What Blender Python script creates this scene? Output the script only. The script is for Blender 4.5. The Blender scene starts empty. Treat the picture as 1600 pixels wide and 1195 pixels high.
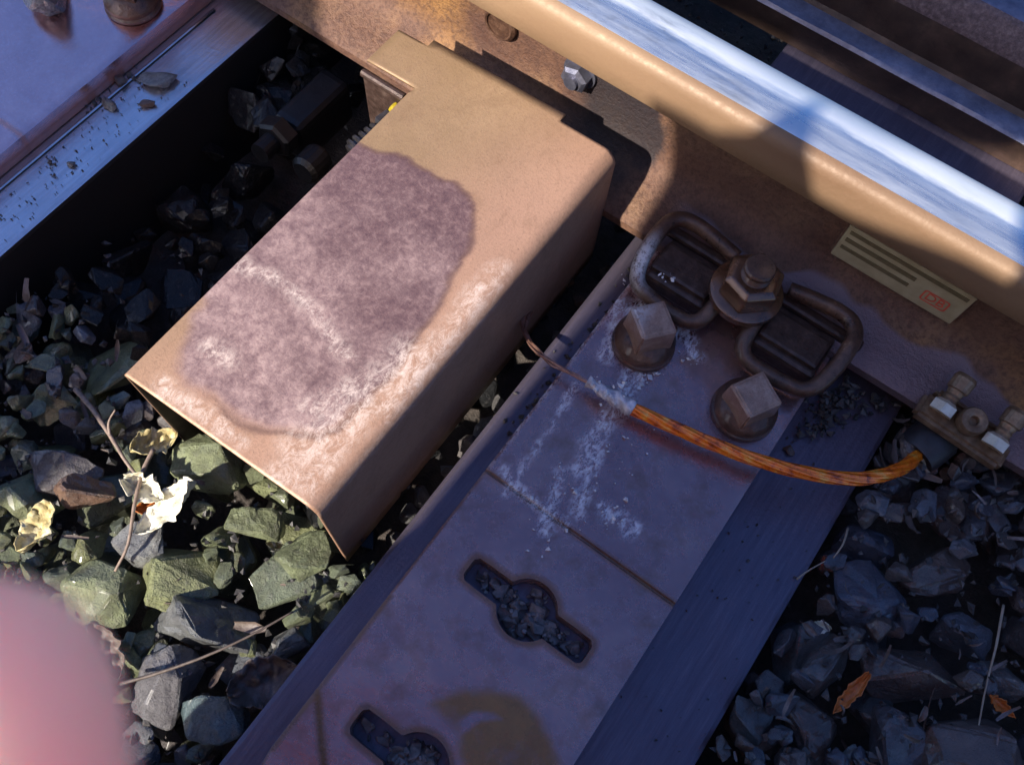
import bpy, bmesh, math, random
import numpy as np
from mathutils import Vector, Matrix, noise
from mathutils.bvhtree import BVHTree
random.seed(7)
SC = bpy.context.scene
COL = SC.collection
PI = math.pi
# ------------------------------------------------------------------ camera
CAMH = 0.6352
RX, RY, RZ = Vector((.8102, .5843, .0472)), Vector((.5530, -.7352, -.3920)), Vector((-.1944, .3437, -.9187))
# RX/RY/RZ : the picture's right, down and forward directions in the world
cam = bpy.data.cameras.new('camera')
co = bpy.data.objects.new('camera', cam); COL.objects.link(co)
m = Matrix((RX, -RY, -RZ)).transposed().to_4x4(); m.translation = (0, 0, CAMH)
co.matrix_world = m
cam.sensor_width = 4.54; cam.sensor_fit = 'HORIZONTAL'; cam.lens = 3.85
cam.clip_start = 0.004; cam.clip_end = 500
cam.dof.use_dof = True; cam.dof.focus_distance = 0.66; cam.dof.aperture_fstop = 2.4
SC.camera = co
# ------------------------------------------------------------------ light
SUNV = Vector((.24, 1.0, -.85)).normalized()          # the way the sunlight travels
w = bpy.data.worlds.new('World'); SC.world = w; w.use_nodes = True
nt = w.node_tree; nt.nodes.clear()
sky = nt.nodes.new('ShaderNodeTexSky'); sky.sky_type = 'NISHITA'; sky.sun_disc = False
sky.sun_elevation = math.asin(-SUNV.z)
sky.sun_rotation = math.atan2(-SUNV.x, -SUNV.y)
sky.air_density = 1.0; sky.dust_density = 1.6; sky.ozone_density = 3.0
bg = nt.nodes.new('ShaderNodeBackground'); bg.inputs[1].default_value = 0.115
wo = nt.nodes.new('ShaderNodeOutputWorld')
hs = nt.nodes.new('ShaderNodeHueSaturation'); hs.inputs['Saturation'].default_value = 1.25; hs.inputs['Hue'].default_value = .512
nt.links.new(sky.outputs[0], hs.inputs['Color']); nt.links.new(hs.outputs[0], bg.inputs[0]); nt.links.new(bg.outputs[0], wo.inputs[0])
sl = bpy.data.lights.new('sun', 'SUN'); sl.energy = 4.6; sl.angle = math.radians(0.9); sl.color = (1, .92, .80)
so = bpy.data.objects.new('sun', sl); COL.objects.link(so)
so.rotation_euler = (-SUNV).to_track_quat('Z', 'Y').to_euler(); so.location = (-1, -4, 4)
SC.view_settings.view_transform = 'Standard'; SC.view_settings.look = 'None'
SC.view_settings.exposure = 1.0; SC.view_settings.gamma = 1; SC.view_settings.use_curve_mapping = False
SC.render.engine = 'CYCLES'; SC.cycles.use_denoising = True
SC.cycles.max_bounces = 6; SC.cycles.diffuse_bounces = 3; SC.cycles.glossy_bounces = 4
SC.cycles.sample_clamp_indirect = 4

# ------------------------------------------------------------------ helpers
def at(px, py, z):
    """the point at height z that the photograph shows at pixel px, py (1600 x 1195)"""
    d = RX * (px - 800) + RY * (py - 597.5) + RZ * 1357
    return Vector((0, 0, CAMH)) + d * ((z - CAMH) / d.z)
def to_px(p):
    v = Vector(p) - Vector((0, 0, CAMH)); q = v.dot(RZ)
    return (800 + 1357 * v.dot(RX) / q, 597.5 + 1357 * v.dot(RY) / q) if q > 1e-4 else (-1e4, -1e4)

class N:
    """small shader graph writer"""
    def __init__(s, name):
        s.m = bpy.data.materials.new(name); s.m.use_nodes = True; s.t = s.m.node_tree; s.t.nodes.clear()
        s.out = s.t.nodes.new('ShaderNodeOutputMaterial'); s.b = s.t.nodes.new('ShaderNodeBsdfPrincipled')
        s.t.links.new(s.b.outputs[0], s.out.inputs[0])
        tc = s.t.nodes.new('ShaderNodeTexCoord'); s.co = tc.outputs['Object']
    def n(s, ty, **k):
        x = s.t.nodes.new(ty)
        for a, v in k.items(): setattr(x, a, v)
        return x
    def put(s, sock, v):
        if isinstance(v, bpy.types.NodeSocket): s.t.links.new(v, sock)
        elif isinstance(v, (tuple, list)) and len(v) == 3 and sock.type == 'RGBA': sock.default_value = (*v, 1)
        else: sock.default_value = v
    def rnd(s): return s.n('ShaderNodeObjectInfo').outputs['Random']
    def shifted(s):
        a = s.n('ShaderNodeVectorMath', operation='ADD'); c = s.n('ShaderNodeCombineXYZ')
        mu = s.math('MULTIPLY', s.rnd(), 31.0)
        for i in range(3): s.put(c.inputs[i], mu)
        s.put(a.inputs[0], s.co); s.put(a.inputs[1], c.outputs[0]); s.co = a.outputs[0]
    def scaled(s, v):
        a = s.n('ShaderNodeVectorMath', operation='MULTIPLY'); s.put(a.inputs[0], s.co); s.put(a.inputs[1], v); return a.outputs[0]
    def noise(s, scale, detail=5, rough=.6, dist=0, co=None):
        x = s.n('ShaderNodeTexNoise'); s.put(x.inputs['Vector'], co or s.co)
        x.inputs['Scale'].default_value = scale; x.inputs['Detail'].default_value = detail
        x.inputs['Roughness'].default_value = rough; x.inputs['Distortion'].default_value = dist
        return x.outputs[0]
    def vor(s, scale, feat='F1', co=None):
        x = s.n('ShaderNodeTexVoronoi', feature=feat); s.put(x.inputs['Vector'], co or s.co); x.inputs['Scale'].default_value = scale
        return x.outputs[0]
    def ramp(s, f, stops, inter='LINEAR'):
        r = s.n('ShaderNodeValToRGB'); e = r.color_ramp.elements; r.color_ramp.interpolation = inter
        while len(e) < len(stops): e.new(.5)
        for q, (p, c) in zip(e, stops):
            q.position = p; q.color = (*c, 1) if isinstance(c, tuple) else (c, c, c, 1)
        s.put(r.inputs[0], f); return r.outputs[0]
    def mix(s, f, a, b, mode='MIX'):
        x = s.n('ShaderNodeMix', data_type='RGBA', blend_type=mode)
        s.put(x.inputs[0], f); s.put(x.inputs[6], a); s.put(x.inputs[7], b); return x.outputs[2]
    def math(s, op, a, b=0.0, clamp=False):
        x = s.n('ShaderNodeMath', operation=op, use_clamp=clamp); s.put(x.inputs[0], a); s.put(x.inputs[1], b); return x.outputs[0]
    def rng(s, f, a, b, c=0.0, d=1.0):
        x = s.n('ShaderNodeMapRange'); s.put(x.inputs[0], f)
        for i, v in enumerate((a, b, c, d)): x.inputs[i + 1].default_value = v
        return x.outputs[0]
    def attr(s, name): return s.n('ShaderNodeAttribute', attribute_name=name).outputs['Fac']
    def bump(s, h, strength, dist=.001, prev=None):
        x = s.n('ShaderNodeBump'); s.put(x.inputs['Height'], h); x.inputs['Strength'].default_value = strength
        x.inputs['Distance'].default_value = dist
        if prev: s.put(x.inputs['Normal'], prev)
        return x.outputs[0]
    def set(s, base=None, rough=None, metal=None, normal=None, spec=None, coat=None):
        if base is not None: s.put(s.b.inputs['Base Color'], base)
        if rough is not None: s.put(s.b.inputs['Roughness'], rough)
        if metal is not None: s.put(s.b.inputs['Metallic'], metal)
        if normal is not None: s.put(s.b.inputs['Normal'], normal)
        if spec is not None: s.put(s.b.inputs['Specular IOR Level'], spec)
        if coat is not None: s.put(s.b.inputs['Coat Weight'], coat); s.b.inputs['Coat Roughness'].default_value = .12
        return s.m

def simple(name, stops, scale=60, rough=(.4, .7), metal=0.0, bs=.4, bscale=300, bd=.0006, spec=.5, coat=None, detail=6, shift=False):
    g = N(name)
    if shift: g.shifted()
    f = g.noise(scale, detail, .65)
    c = g.ramp(g.rng(f, .28, .72), stops)
    r = g.rng(g.noise(scale * 1.7, 4), .3, .7, rough[0], rough[1])
    h = g.noise(bscale, 5, .7)
    return g.set(c, r, metal, g.bump(h, bs, bd), spec, coat)

M = {}
# rusty rail side: fine brown dust, grainy, with an orange bloom
g = N('rail_rust')
f1 = g.noise(14, 5, .6); f2 = g.noise(220, 4, .8); f3 = g.noise(7, 3, .5)
c = g.ramp(g.rng(f1, .3, .7), [(0, (.095, .046, .033)), (.5, (.155, .080, .052)), (1, (.215, .122, .070))])
c = g.mix(g.rng(f3, .55, .68, 0, .55), c, (.40, .20, .05))
c = g.mix(g.rng(f2, .44, .62, 0, .65), c, (.06, .03, .024))
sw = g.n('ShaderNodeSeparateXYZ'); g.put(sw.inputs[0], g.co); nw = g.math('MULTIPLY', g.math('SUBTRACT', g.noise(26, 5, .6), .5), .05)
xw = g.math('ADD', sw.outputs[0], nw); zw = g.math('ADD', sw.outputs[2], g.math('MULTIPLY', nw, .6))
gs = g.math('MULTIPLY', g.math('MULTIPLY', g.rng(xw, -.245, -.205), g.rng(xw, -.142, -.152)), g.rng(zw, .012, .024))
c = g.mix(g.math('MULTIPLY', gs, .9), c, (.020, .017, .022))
sx = g.n('ShaderNodeSeparateXYZ'); g.put(sx.inputs[0], g.co)
wl = g.n('ShaderNodeTexNoise', noise_dimensions='1D'); g.put(wl.inputs['W'], sx.outputs[0]); wl.inputs['Scale'].default_value = 11; wl.inputs['Detail'].default_value = 2
yl = g.math('ADD', g.math('SUBTRACT', g.math('MULTIPLY', wl.outputs[0], .055), .052), sx.outputs[0] if False else 0.0)
wet = g.math('MULTIPLY', g.rng(g.math('SUBTRACT', sx.outputs[1], yl), .0025, -.0015), g.rng(sx.outputs[0], -.115, -.075))
wet = g.math('MULTIPLY', wet, g.rng(sx.outputs[2], .03, .025), True)
c = g.mix(wet, c, (.20, .15, .17))
ro = g.mix(wet, g.rng(f2, .3, .7, .42, .72), g.rng(f2, .3, .7, .26, .42))
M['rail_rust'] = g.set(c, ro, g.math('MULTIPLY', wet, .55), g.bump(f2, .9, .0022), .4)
# worn tan side of the rail head
g = N('rail_head_side')
f1 = g.noise(9, 4, .5, 0, g.scaled((.25, 1, 1))); f2 = g.noise(260, 4, .7)
c = g.ramp(g.rng(f1, .3, .7), [(0, (.17, .10, .058)), (.5, (.255, .165, .098)), (1, (.32, .215, .13))])
c = g.mix(g.rng(f2, .5, .75, 0, .35), c, (.22, .13, .08))
M['rail_head_side'] = g.set(c, g.rng(f2, .3, .7, .42, .6), .1, g.bump(f2, .3, .0008), .35)
# polished running band
g = N('running_band')
f1 = g.noise(60, 6, .7, .3, g.scaled((.25, 1, 1))); f2 = g.noise(9, 4, .6, 0, g.scaled((.5, 1, 1))); f3 = g.noise(900, 2, .5, 0, g.scaled((.05, 1, 1)))
k = g.math('MULTIPLY', g.rng(f1, .5, .68), g.rng(f2, .42, .6))
c = g.mix(k, (.74, .78, .80), (.30, .30, .30))
sp = g.n('ShaderNodeSeparateXYZ'); g.put(sp.inputs[0], g.co)
fr = g.rng(g.math('ADD', sp.outputs[1], g.math('MULTIPLY', g.math('SUBTRACT', g.noise(60, 8, .75, .2, g.scaled((.14, 1, 1))), .5), .020)), -.004, .003)
fr = g.math('MULTIPLY', g.math('MAXIMUM', fr, g.rng(g.noise(150, 8, .75, .1, g.scaled((.07, 1, 1))), .36, .74, .04, .42)), g.rng(k, 0, 1, 1, .4))
c = g.mix(fr, c, (.78, .78, .77))  # far half whitened to stand in for the bright sky's reflection
M['running_band'] = g.set(c, g.math('ADD', g.rng(f1, .3, .7, .20, .34), g.math('ADD', g.math('MULTIPLY', k, .15), g.math('MULTIPLY', fr, .15))), g.math('SUBTRACT', .95, g.math('MULTIPLY', fr, .62)), g.bump(f3, .12, .0003))
M['dark_rail'] = simple('dark_rail', [(0, (.035, .02, .016)), (.6, (.07, .042, .03)), (1, (.12, .07, .05))], 30, (.35, .6), .2, .5, 260, .001)
M['lock_steel'] = simple('lock_steel', [(0, (.02, .018, .018)), (1, (.07, .065, .075))], 80, (.25, .4), .5, .4, 300, .0008)
M['gritty_red'] = simple('gritty_red', [(0, (.06, .035, .035)), (.5, (.13, .08, .075)), (1, (.22, .15, .14))], 240, (.45, .7), .1, .9, 340, .0015)
M['dull_top'] = simple('dull_top', [(0, (.10, .10, .14)), (1, (.22, .22, .28))], 80, (.30, .46), .7, .4, 300, .0008)
# plates: brown wet steel that mirrors the sky, with chalk marks and rusty rims held in mesh attributes
def plate_mat(name, tint=1.0, lo=.22, hi=.38, metal=.72, blot=.6):
    g = N(name)
    f1 = g.noise(13, 9, .72, .4); f2 = g.noise(420, 4, .75); f3 = g.noise(45, 6, .7)
    c = g.ramp(g.rng(f1, .30, .70) if blot > .3 else g.rng(f1, .1, .9), [(0, (.30 * tint, .165 * tint, .17 * tint)), (.5, (.40 * tint, .235 * tint, .235 * tint)), (1, (.50 * tint, .30 * tint, .27 * tint))])
    c = g.mix(g.rng(f3, .50, .68, 0, blot), c, (.19 * tint, .115 * tint, .085 * tint))
    c = g.mix(g.rng(f2, .5, .75, 0, .25), c, (.5 * tint, .42 * tint, .42 * tint))
    ru = g.attr('rust'); ch = g.attr('chalk'); pu = g.math('MULTIPLY', g.attr('puddle'), g.rng(g.noise(28, 6, .7), .30, .50, .45, 1), True)
    c = g.mix(pu, c, g.ramp(g.rng(f3, .3, .7), [(0, (.24, .105, .03)), (1, (.36, .175, .055))]))
    c = g.mix(ru, c, g.ramp(g.rng(f3, .3, .7), [(0, (.09, .035, .012)), (1, (.22, .10, .03))]))
    mott = g.rng(g.noise(170, 8, .85, .3, g.scaled((1.5, .8, 1))), .46, .57)
    chk = g.math('MULTIPLY', ch, mott, True)
    c = g.mix(chk, c, (.72, .71, .74))
    r = g.math('ADD', g.rng(f3, .3, .7, lo, hi), g.math('MULTIPLY', chk, .4))
    me = g.math('MULTIPLY', metal, g.math('SUBTRACT', 1.0, g.math('ADD', g.math('ADD', ru, g.math('MULTIPLY', pu, .75)), chk), True))
    return g.set(c, r, me, g.bump(f2, .32, .0005, g.bump(f1, .3, .002)), .55)
M['plate'] = plate_mat('plate_steel', 1.0, .18, .36, .78, .5)
M['plate_left'] = plate_mat('plate_steel_wet', 2.3, .10, .18, .99, .08)
g = N('sleeper')
gr = g.noise(60, 6, .7, .2, g.scaled((5, .35, 1))); f2 = g.noise(300, 4, .8); f3 = g.noise(16, 4, .6)
c = g.ramp(g.rng(gr, .3, .7), [(0, (.095, .08, .115)), (.6, (.125, .105, .145)), (1, (.165, .135, .175))])
M['sleeper'] = g.set(c, g.rng(f3, .35, .65, .28, .46), .6, g.bump(f2, .55, .0008, g.bump(gr, .3, .0008)), .6)
g = N('sleeper_wet')
gr = g.noise(50, 6, .7, .2, g.scaled((5, .35, 1))); f2 = g.noise(240, 5, .8); f3 = g.noise(16, 4, .6)
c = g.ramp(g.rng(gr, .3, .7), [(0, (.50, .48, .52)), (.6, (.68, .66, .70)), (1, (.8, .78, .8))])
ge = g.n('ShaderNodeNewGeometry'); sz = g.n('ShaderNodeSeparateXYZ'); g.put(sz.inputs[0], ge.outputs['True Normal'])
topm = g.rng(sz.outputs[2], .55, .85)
c = g.mix(topm, (.012, .011, .012), c)  # side faces near black: the gap's shade put into the colour
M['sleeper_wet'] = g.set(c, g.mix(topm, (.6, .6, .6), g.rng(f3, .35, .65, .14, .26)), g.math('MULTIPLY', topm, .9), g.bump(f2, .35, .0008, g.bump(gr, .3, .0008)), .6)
# sheet-metal cover with a wet patch
g = N('cover_steel')
f1 = g.noise(10, 5, .6); f2 = g.noise(500, 4, .8); f4 = g.noise(38, 7, .75)
br = g.noise(90, 5, .7, 0, g.scaled((3.0, .35, 1)))
c = g.ramp(g.rng(f1, .3, .7), [(0, (.25, .16, .082)), (.5, (.305, .195, .105)), (1, (.37, .24, .135))])
pk = g.attr('pink')
c = g.mix(g.math('MULTIPLY', pk, .7), c, (.46, .26, .185))  # pinker and brighter to the lower right: sun sheen put into the colour
c = g.mix(g.rng(br, .45, .75, 0, .22), c, (.30, .19, .13))
c = g.mix(g.rng(f2, .48, .72, 0, .45), c, (.17, .10, .06))
c = g.mix(g.rng(g.noise(26, 8, .8, .6), .50, .72, 0, .5), c, (.20, .115, .065))
st = g.attr('stain')
f5 = g.noise(150, 7, .8, .3); f6 = g.noise(24, 6, .7, .5)
wet = g.ramp(g.rng(f5, .36, .64), [(0, (.105, .058, .062)), (.5, (.150, .086, .086)), (1, (.23, .142, .135))])
wet = g.mix(g.math('MULTIPLY', g.attr('fade'), g.rng(f6, .34, .62, .15, .9)), wet, g.ramp(g.rng(f5, .34, .62), [(0, (.21, .125, .125)), (1, (.45, .31, .28))]))
c = g.mix(st, c, wet)
c = g.mix(g.rng(g.vor(170), .10, .05, 0, .45), c, (.10, .06, .05))
c = g.mix(g.attr('edge'), c, (.12, .062, .05))
sc = g.math('MULTIPLY', g.attr('scuff'), g.rng(g.noise(130, 10, .9, .6, g.scaled((1, .6, 1))), .45, .60), True)
c = g.mix(g.math('MULTIPLY', sc, .8), c, (.80, .64, .55))
M['cover'] = g.set(c, g.rng(f5, .3, .7, .34, .52), .2, g.bump(f2, .45, .0007, g.bump(f5, .3, .001)), .5)
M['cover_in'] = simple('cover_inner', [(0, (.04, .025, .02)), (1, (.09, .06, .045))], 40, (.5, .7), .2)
g = N('fixing_steel')
f1 = g.noise(60, 9, .8, .3); f2 = g.noise(300, 6, .8)
c = g.ramp(g.rng(f1, .34, .66), [(0, (.045, .022, .016)), (.5, (.10, .05, .032)), (.85, (.17, .09, .055)), (1, (.30, .19, .13))])
ch = g.math('MULTIPLY', g.attr('chalk'), g.rng(g.noise(250, 5, .8), .36, .52), True)
c = g.mix(ch, c, (.78, .76, .76))
M['fixing'] = g.set(c, g.rng(f1, .34, .66, .22, .5), .35, g.bump(f2, .8, .0010, g.bump(f1, .6, .0018)), .6, .35)
g = N('lit_head_steel')
f1 = g.noise(70, 8, .8, .3); f2 = g.noise(300, 6, .8)
c = g.ramp(g.rng(f1, .34, .66), [(0, (.20, .11, .07)), (.5, (.34, .21, .15)), (1, (.48, .34, .26))])  # paler than the other fixings: sunlight on the heads mixed into the colour
c = g.mix(g.math('MULTIPLY', g.attr('chalk'), g.rng(g.noise(250, 5, .8), .36, .52), True), c, (.78, .76, .76))
M['lit_head_steel'] = g.set(c, g.rng(f1, .3, .7, .25, .45), .35, g.bump(f2, .7, .001, g.bump(f1, .5, .0015)), .6, .35)
M['guide'] = simple('guide_steel', [(0, (.03, .018, .014)), (.6, (.07, .042, .034)), (1, (.12, .08, .065))], 120, (.3, .5), .3, .6, 300, .001)
g = N('bolt_wet')
f1 = g.noise(70, 4, .6)
M['bolt'] = g.set(g.ramp(g.rng(f1, .3, .7), [(0, (.07, .03, .016)), (1, (.20, .10, .055))]), g.rng(f1, .3, .7, .12, .30), .5, g.bump(g.noise(260, 6, .8), .4, .0008, g.bump(f1, .4, .0012)), .7, .6)
g = N('copper_rope')
f1 = g.noise(95, 6, .7, .2); wv = g.n('ShaderNodeTexWave', wave_type='BANDS', bands_direction='DIAGONAL')
g.put(wv.inputs['Vector'], g.co); wv.inputs['Scale'].default_value = 90; wv.inputs['Distortion'].default_value = 2
c = g.ramp(g.rng(f1, .3, .66), [(0, (.12, .035, .012)), (.22, (.45, .07, .008)), (.5, (1.0, .20, .01)), (.75, (1.0, .27, .012)), (1, (1.0, .46, .08))])
M['copper'] = g.set(c, .25, .35, g.bump(f1, .4, .0008), .8, .5)
M['wire'] = simple('frayed_wire', [(0, (.16, .07, .05)), (1, (.50, .30, .24))], 90, (.3, .5), .6)
M['solder'] = simple('solder', [(0, (.25, .23, .27)), (.5, (.6, .58, .62)), (1, (.9, .88, .9))], 160, (.35, .6), .4, 1.0, 260, .0015)
M['brass'] = simple('dirty_brass', [(0, (.10, .06, .035)), (.5, (.20, .13, .08)), (1, (.33, .24, .15))], 110, (.35, .55), .4, .5, 300, .0008)
M['pale_nut'] = simple('pale_nut', [(0, (.5, .42, .32)), (1, (.75, .68, .55))], 150, (.3, .5), .5)
M['gap_shade_steel'] = simple('gap_shade_steel', [(0, (.006, .006, .007)), (1, (.018, .016, .017))], 80, (.3, .5), .3)  # dark metal taken down to near black, imitating the gap's shade
M['rubber'] = simple('black_rubber', [(0, (.015, .014, .016)), (1, (.04, .038, .042))], 100, (.4, .6), 0)
M['label_plate'] = simple('label_plate', [(0, (.28, .22, .12)), (.5, (.35, .29, .17)), (1, (.42, .35, .22))], 60, (.4, .55), 0, .3, 500, .0003)
M['label_print'] = simple('label_print', [(0, (.10, .075, .035)), (1, (.16, .12, .06))], 200, (.5, .7))
M['label_red'] = simple('label_red', [(0, (.55, .06, .035)), (1, (.68, .12, .07))], 200, (.5, .7))
M['soil'] = simple('soil', [(0, (.03, .025, .022)), (1, (.10, .08, .07))], 50, (.6, .9), 0, 1, 200, .004)
def stone_mat(name, cols, rough=(.32, .6), spec=.5, unit=True):
    g = N(name)
    if unit: g.co = g.scaled((.034, .034, .034))
    g.shifted()
    f1 = g.noise(40, 6, .7); f2 = g.noise(260, 6, .8); f3 = g.noise(110, 5, .7, .4)
    tone = g.ramp(g.rnd(), cols)
    c = g.mix(g.rng(f1, .35, .65), g.mix(1.0, tone, (.50, .48, .50), 'MULTIPLY'), tone)
    c = g.mix(g.rng(f3, .55, .72, 0, .4), c, (.20, .19, .18))
    c = g.mix(g.rng(f2, .6, .8, 0, .5), c, (.02, .02, .02))
    return g.set(c, g.rng(f3, .3, .7, rough[0] - .1, rough[1]), 0, g.bump(f2, 1.0, .002, g.bump(f3, 1.0, .008)), spec, spec * 1.4)
M['stone'] = stone_mat('ballast_rock', [(0, (.12, .14, .19)), (.25, (.22, .245, .29)), (.45, (.13, .095, .08)), (.6, (.18, .195, .20)), (.8, (.23, .165, .13)), (1, (.09, .10, .14))])
M['stone_green_sunlit'] = stone_mat('sunlit_green_rock', [(0, (.24, .28, .15)), (.4, (.32, .36, .20)), (.7, (.17, .21, .16)), (1, (.34, .36, .14))])  # green stone made paler, with the sunlit patch painted into its tone
M['stone_low'] = stone_mat('ballast_rock_low', [(0, (.09, .10, .13)), (.5, (.15, .15, .16)), (1, (.14, .105, .09))], unit=False)
M['stone_green_sunlit_low'] = stone_mat('sunlit_green_rock_low', [(0, (.13, .15, .09)), (1, (.18, .20, .12))], unit=False)  # lower stones of the sunlit patch, lightened the same way
M['stone_gap_shade'] = stone_mat('gap_shade_rock', [(0, (.007, .008, .011)), (.5, (.014, .014, .018)), (1, (.020, .015, .014))], (.5, .7), .25)  # near-black tone stands in for the deep shade of the gap
M['stone_gap_shade_low'] = stone_mat('gap_shade_rock_low', [(0, (.007, .008, .010)), (1, (.016, .015, .017))], (.5, .7), .25, unit=False)  # same painted gap shade for the joined lower stones
M['stone_brown'] = stone_mat('brown_rock', [(0, (.26, .15, .10)), (1, (.30, .18, .12))])
M['stone_dull'] = stone_mat('dull_brown_rock', [(0, (.15, .115, .10)), (1, (.21, .155, .13))])
M['stone_teal'] = stone_mat('teal_rock', [(0, (.15, .22, .24)), (1, (.19, .26, .28))], (.25, .4))
M['stone_pale'] = stone_mat('pale_rock', [(0, (.30, .31, .31)), (1, (.38, .39, .38))], (.25, .4))
M['leaf_pale'] = simple('pale_leaf', [(0, (.35, .30, .18)), (.4, (.70, .66, .50)), (1, (.85, .83, .74))], 90, (.4, .7), 0, .9, 200, .0015)
M['leaf_yellow'] = simple('yellow_leaf', [(0, (.26, .19, .07)), (.5, (.5, .42, .20)), (1, (.78, .72, .50))], 110, (.4, .7), 0, .9, 200, .0015)
M['leaf_orange'] = simple('orange_leaf', [(0, (.35, .09, .02)), (1, (.75, .24, .05))], 90, (.35, .6), 0, .6, 200, .001)
M['litter'] = simple('leaf_litter', [(0, (.06, .04, .03)), (.45, (.11, .08, .066)), (.75, (.17, .14, .135)), (1, (.34, .29, .26))], 45, (.35, .6), 0, .9, 300, .001)
M['twig'] = simple('twig_bark', [(0, (.11, .075, .06)), (1, (.32, .24, .19))], 200, (.5, .7))
M['shaded_twig'] = simple('shaded_twig', [(0, (.05, .035, .03)), (1, (.13, .10, .085))], 200, (.5, .7))  # bark darkened to imitate the shade this twig lies in
M['straw'] = simple('straw', [(0, (.22, .17, .12)), (1, (.42, .34, .25))], 100, (.5, .7))
M['chalk'] = simple('chalk_crumb', [(0, (.55, .54, .56)), (1, (.82, .81, .82))], 300, (.6, .8))
M['slot_rock'] = simple('slot_rock', [(0, (.05, .045, .045)), (.5, (.14, .12, .12)), (1, (.26, .22, .22))], 170, (.25, .45), 0, .5, 400, .001)
M['grit'] = simple('grit', [(0, (.02, .02, .024)), (.5, (.05, .047, .047)), (1, (.12, .11, .10))], 60, (.35, .6), 0, .5, 400, .001)
g = N('skin')
f1 = g.noise(60, 4, .6); f2 = g.noise(900, 3, .6)
M['skin'] = g.set(g.ramp(g.rng(f1, .3, .7), [(0, (1.0, .50, .38)), (1, (1.0, .60, .47))]), .45, 0, g.bump(f2, .3, .0004), .4)
g.b.inputs['Subsurface Weight'].default_value = 1.0; g.b.inputs['Subsurface Radius'].default_value = (1, .42, .36); g.b.inputs['Subsurface Scale'].default_value = .024
M['nail'] = simple('finger_nail', [(0, (.75, .48, .42)), (1, (.8, .55, .5))], 60, (.2, .3))
M['jacket'] = simple('orange_jacket', [(0, (.75, .20, .03)), (1, (.85, .26, .05))], 12, (.6, .8), 0, .5, 90, .003)
M['trousers'] = simple('dark_trousers', [(0, (.03, .035, .05)), (1, (.05, .055, .08))], 30, (.7, .9))
M['boots'] = simple('black_boots', [(0, (.02, .02, .02)), (1, (.04, .035, .03))], 30, (.4, .6))
M['hair'] = simple('dark_hair', [(0, (.03, .02, .012)), (1, (.07, .045, .03))], 200, (.5, .7))
M['eye'] = simple('eye', [(0, (.6, .6, .6)), (1, (.7, .7, .7))], 30, (.1, .2))
M['tarp'] = simple('orange_tarpaulin', [(0, (.75, .22, .04)), (1, (.85, .30, .06))], 10, (.4, .6), 0, .4, 60, .003)  # cover of the added crate, orange so that the copper reflects it
M['timber'] = simple('weathered_timber', [(0, (.14, .10, .07)), (1, (.28, .22, .16))], 20, (.7, .9))
M['red_paint'] = simple('red_paint', [(0, (.6, .04, .03)), (1, (.7, .06, .04))], 10, (.4, .5))
M['white_paint'] = simple('white_paint', [(0, (.75, .75, .73)), (1, (.82, .82, .8))], 10, (.4, .5))
M['painted_yellow'] = simple('yellow_paint', [(0, (.30, .22, .01)), (1, (.5, .38, .02))], 200, (.4, .6))

def T(o, label=None, cat=None, group=None, kind=None):
    for k, v in (('label', label), ('category', cat), ('group', group), ('kind', kind)):
        if v: o[k] = v
    return o
def thing(name, label, cat, loc, group=None):
    o = bpy.data.objects.new(name, None); COL.objects.link(o); o.location = loc; o.empty_display_size = .02
    return T(o, label, cat, group)
def wpos(o):
    p = Vector((0, 0, 0))
    while o: p += o.location; o = o.parent
    return p
def link_mesh(name, me, mat, parent=None, loc=(0, 0, 0), smooth=False):
    if mat and not me.materials: me.materials.append(M[mat] if isinstance(mat, str) else mat)
    if smooth:
        for p in me.polygons: p.use_smooth = True
    o = bpy.data.objects.new(name, me); COL.objects.link(o); o.location = loc
    if parent: o.parent = parent
    return o
def obj(name, bm, mat, parent=None, origin=None, smooth=False, auto=None):
    """bm is in world coordinates; origin = where the object's own origin goes"""
    off = wpos(parent) if parent else Vector((0, 0, 0))
    og = Vector(origin) if origin is not None else off
    bmesh.ops.translate(bm, verts=bm.verts, vec=-og)
    me = bpy.data.meshes.new(name); bm.to_mesh(me); bm.free()
    if auto is not None: me.shade_auto = None if False else None
    return link_mesh(name, me, mat, parent, og - off, smooth)
def smooth_by_angle(o, deg=35):
    me = o.data
    for p in me.polygons: p.use_smooth = True
    bm = bmesh.new(); bm.from_mesh(me)
    for e in bm.edges:
        if len(e.link_faces) == 2 and e.calc_face_angle(0) > math.radians(deg): e.smooth = False
    bm.to_mesh(me); bm.free()
def box(bm, x0, x1, y0, y1, z0, z1, bev=0, rot=None, seg=2):
    r = bmesh.ops.create_cube(bm, size=1)
    vs = r['verts']
    bmesh.ops.scale(bm, verts=vs, vec=(x1 - x0, y1 - y0, z1 - z0))
    if rot: bmesh.ops.rotate(bm, verts=vs, cent=(0, 0, 0), matrix=rot)
    bmesh.ops.translate(bm, verts=vs, vec=((x0 + x1) / 2, (y0 + y1) / 2, (z0 + z1) / 2))
    if bev:
        es = list({e for v in vs for e in v.link_edges})
        bmesh.ops.bevel(bm, geom=es, offset=bev, segments=seg, affect='EDGES', profile=.6)
    return vs
def frame_for(d):
    d = d.normalized(); a = Vector((0, 0, 1)) if abs(d.z) < .9 else Vector((1, 0, 0))
    u = d.cross(a).normalized(); return u, d.cross(u).normalized()
def catmull(pts, n):
    P = [Vector(p) for p in pts]; P = [2 * P[0] - P[1]] + P + [2 * P[-1] - P[-2]]; out = []
    for i in range(1, len(P) - 2):
        for k in range(n):
            t = k / n; a, b, c, d = P[i - 1:i + 3]
            out.append(.5 * ((2 * b) + (c - a) * t + (2 * a - 5 * b + 4 * c - d) * t * t + (3 * b - a - 3 * c + d) * t ** 3))
    out.append(P[-2]); return out
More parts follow.
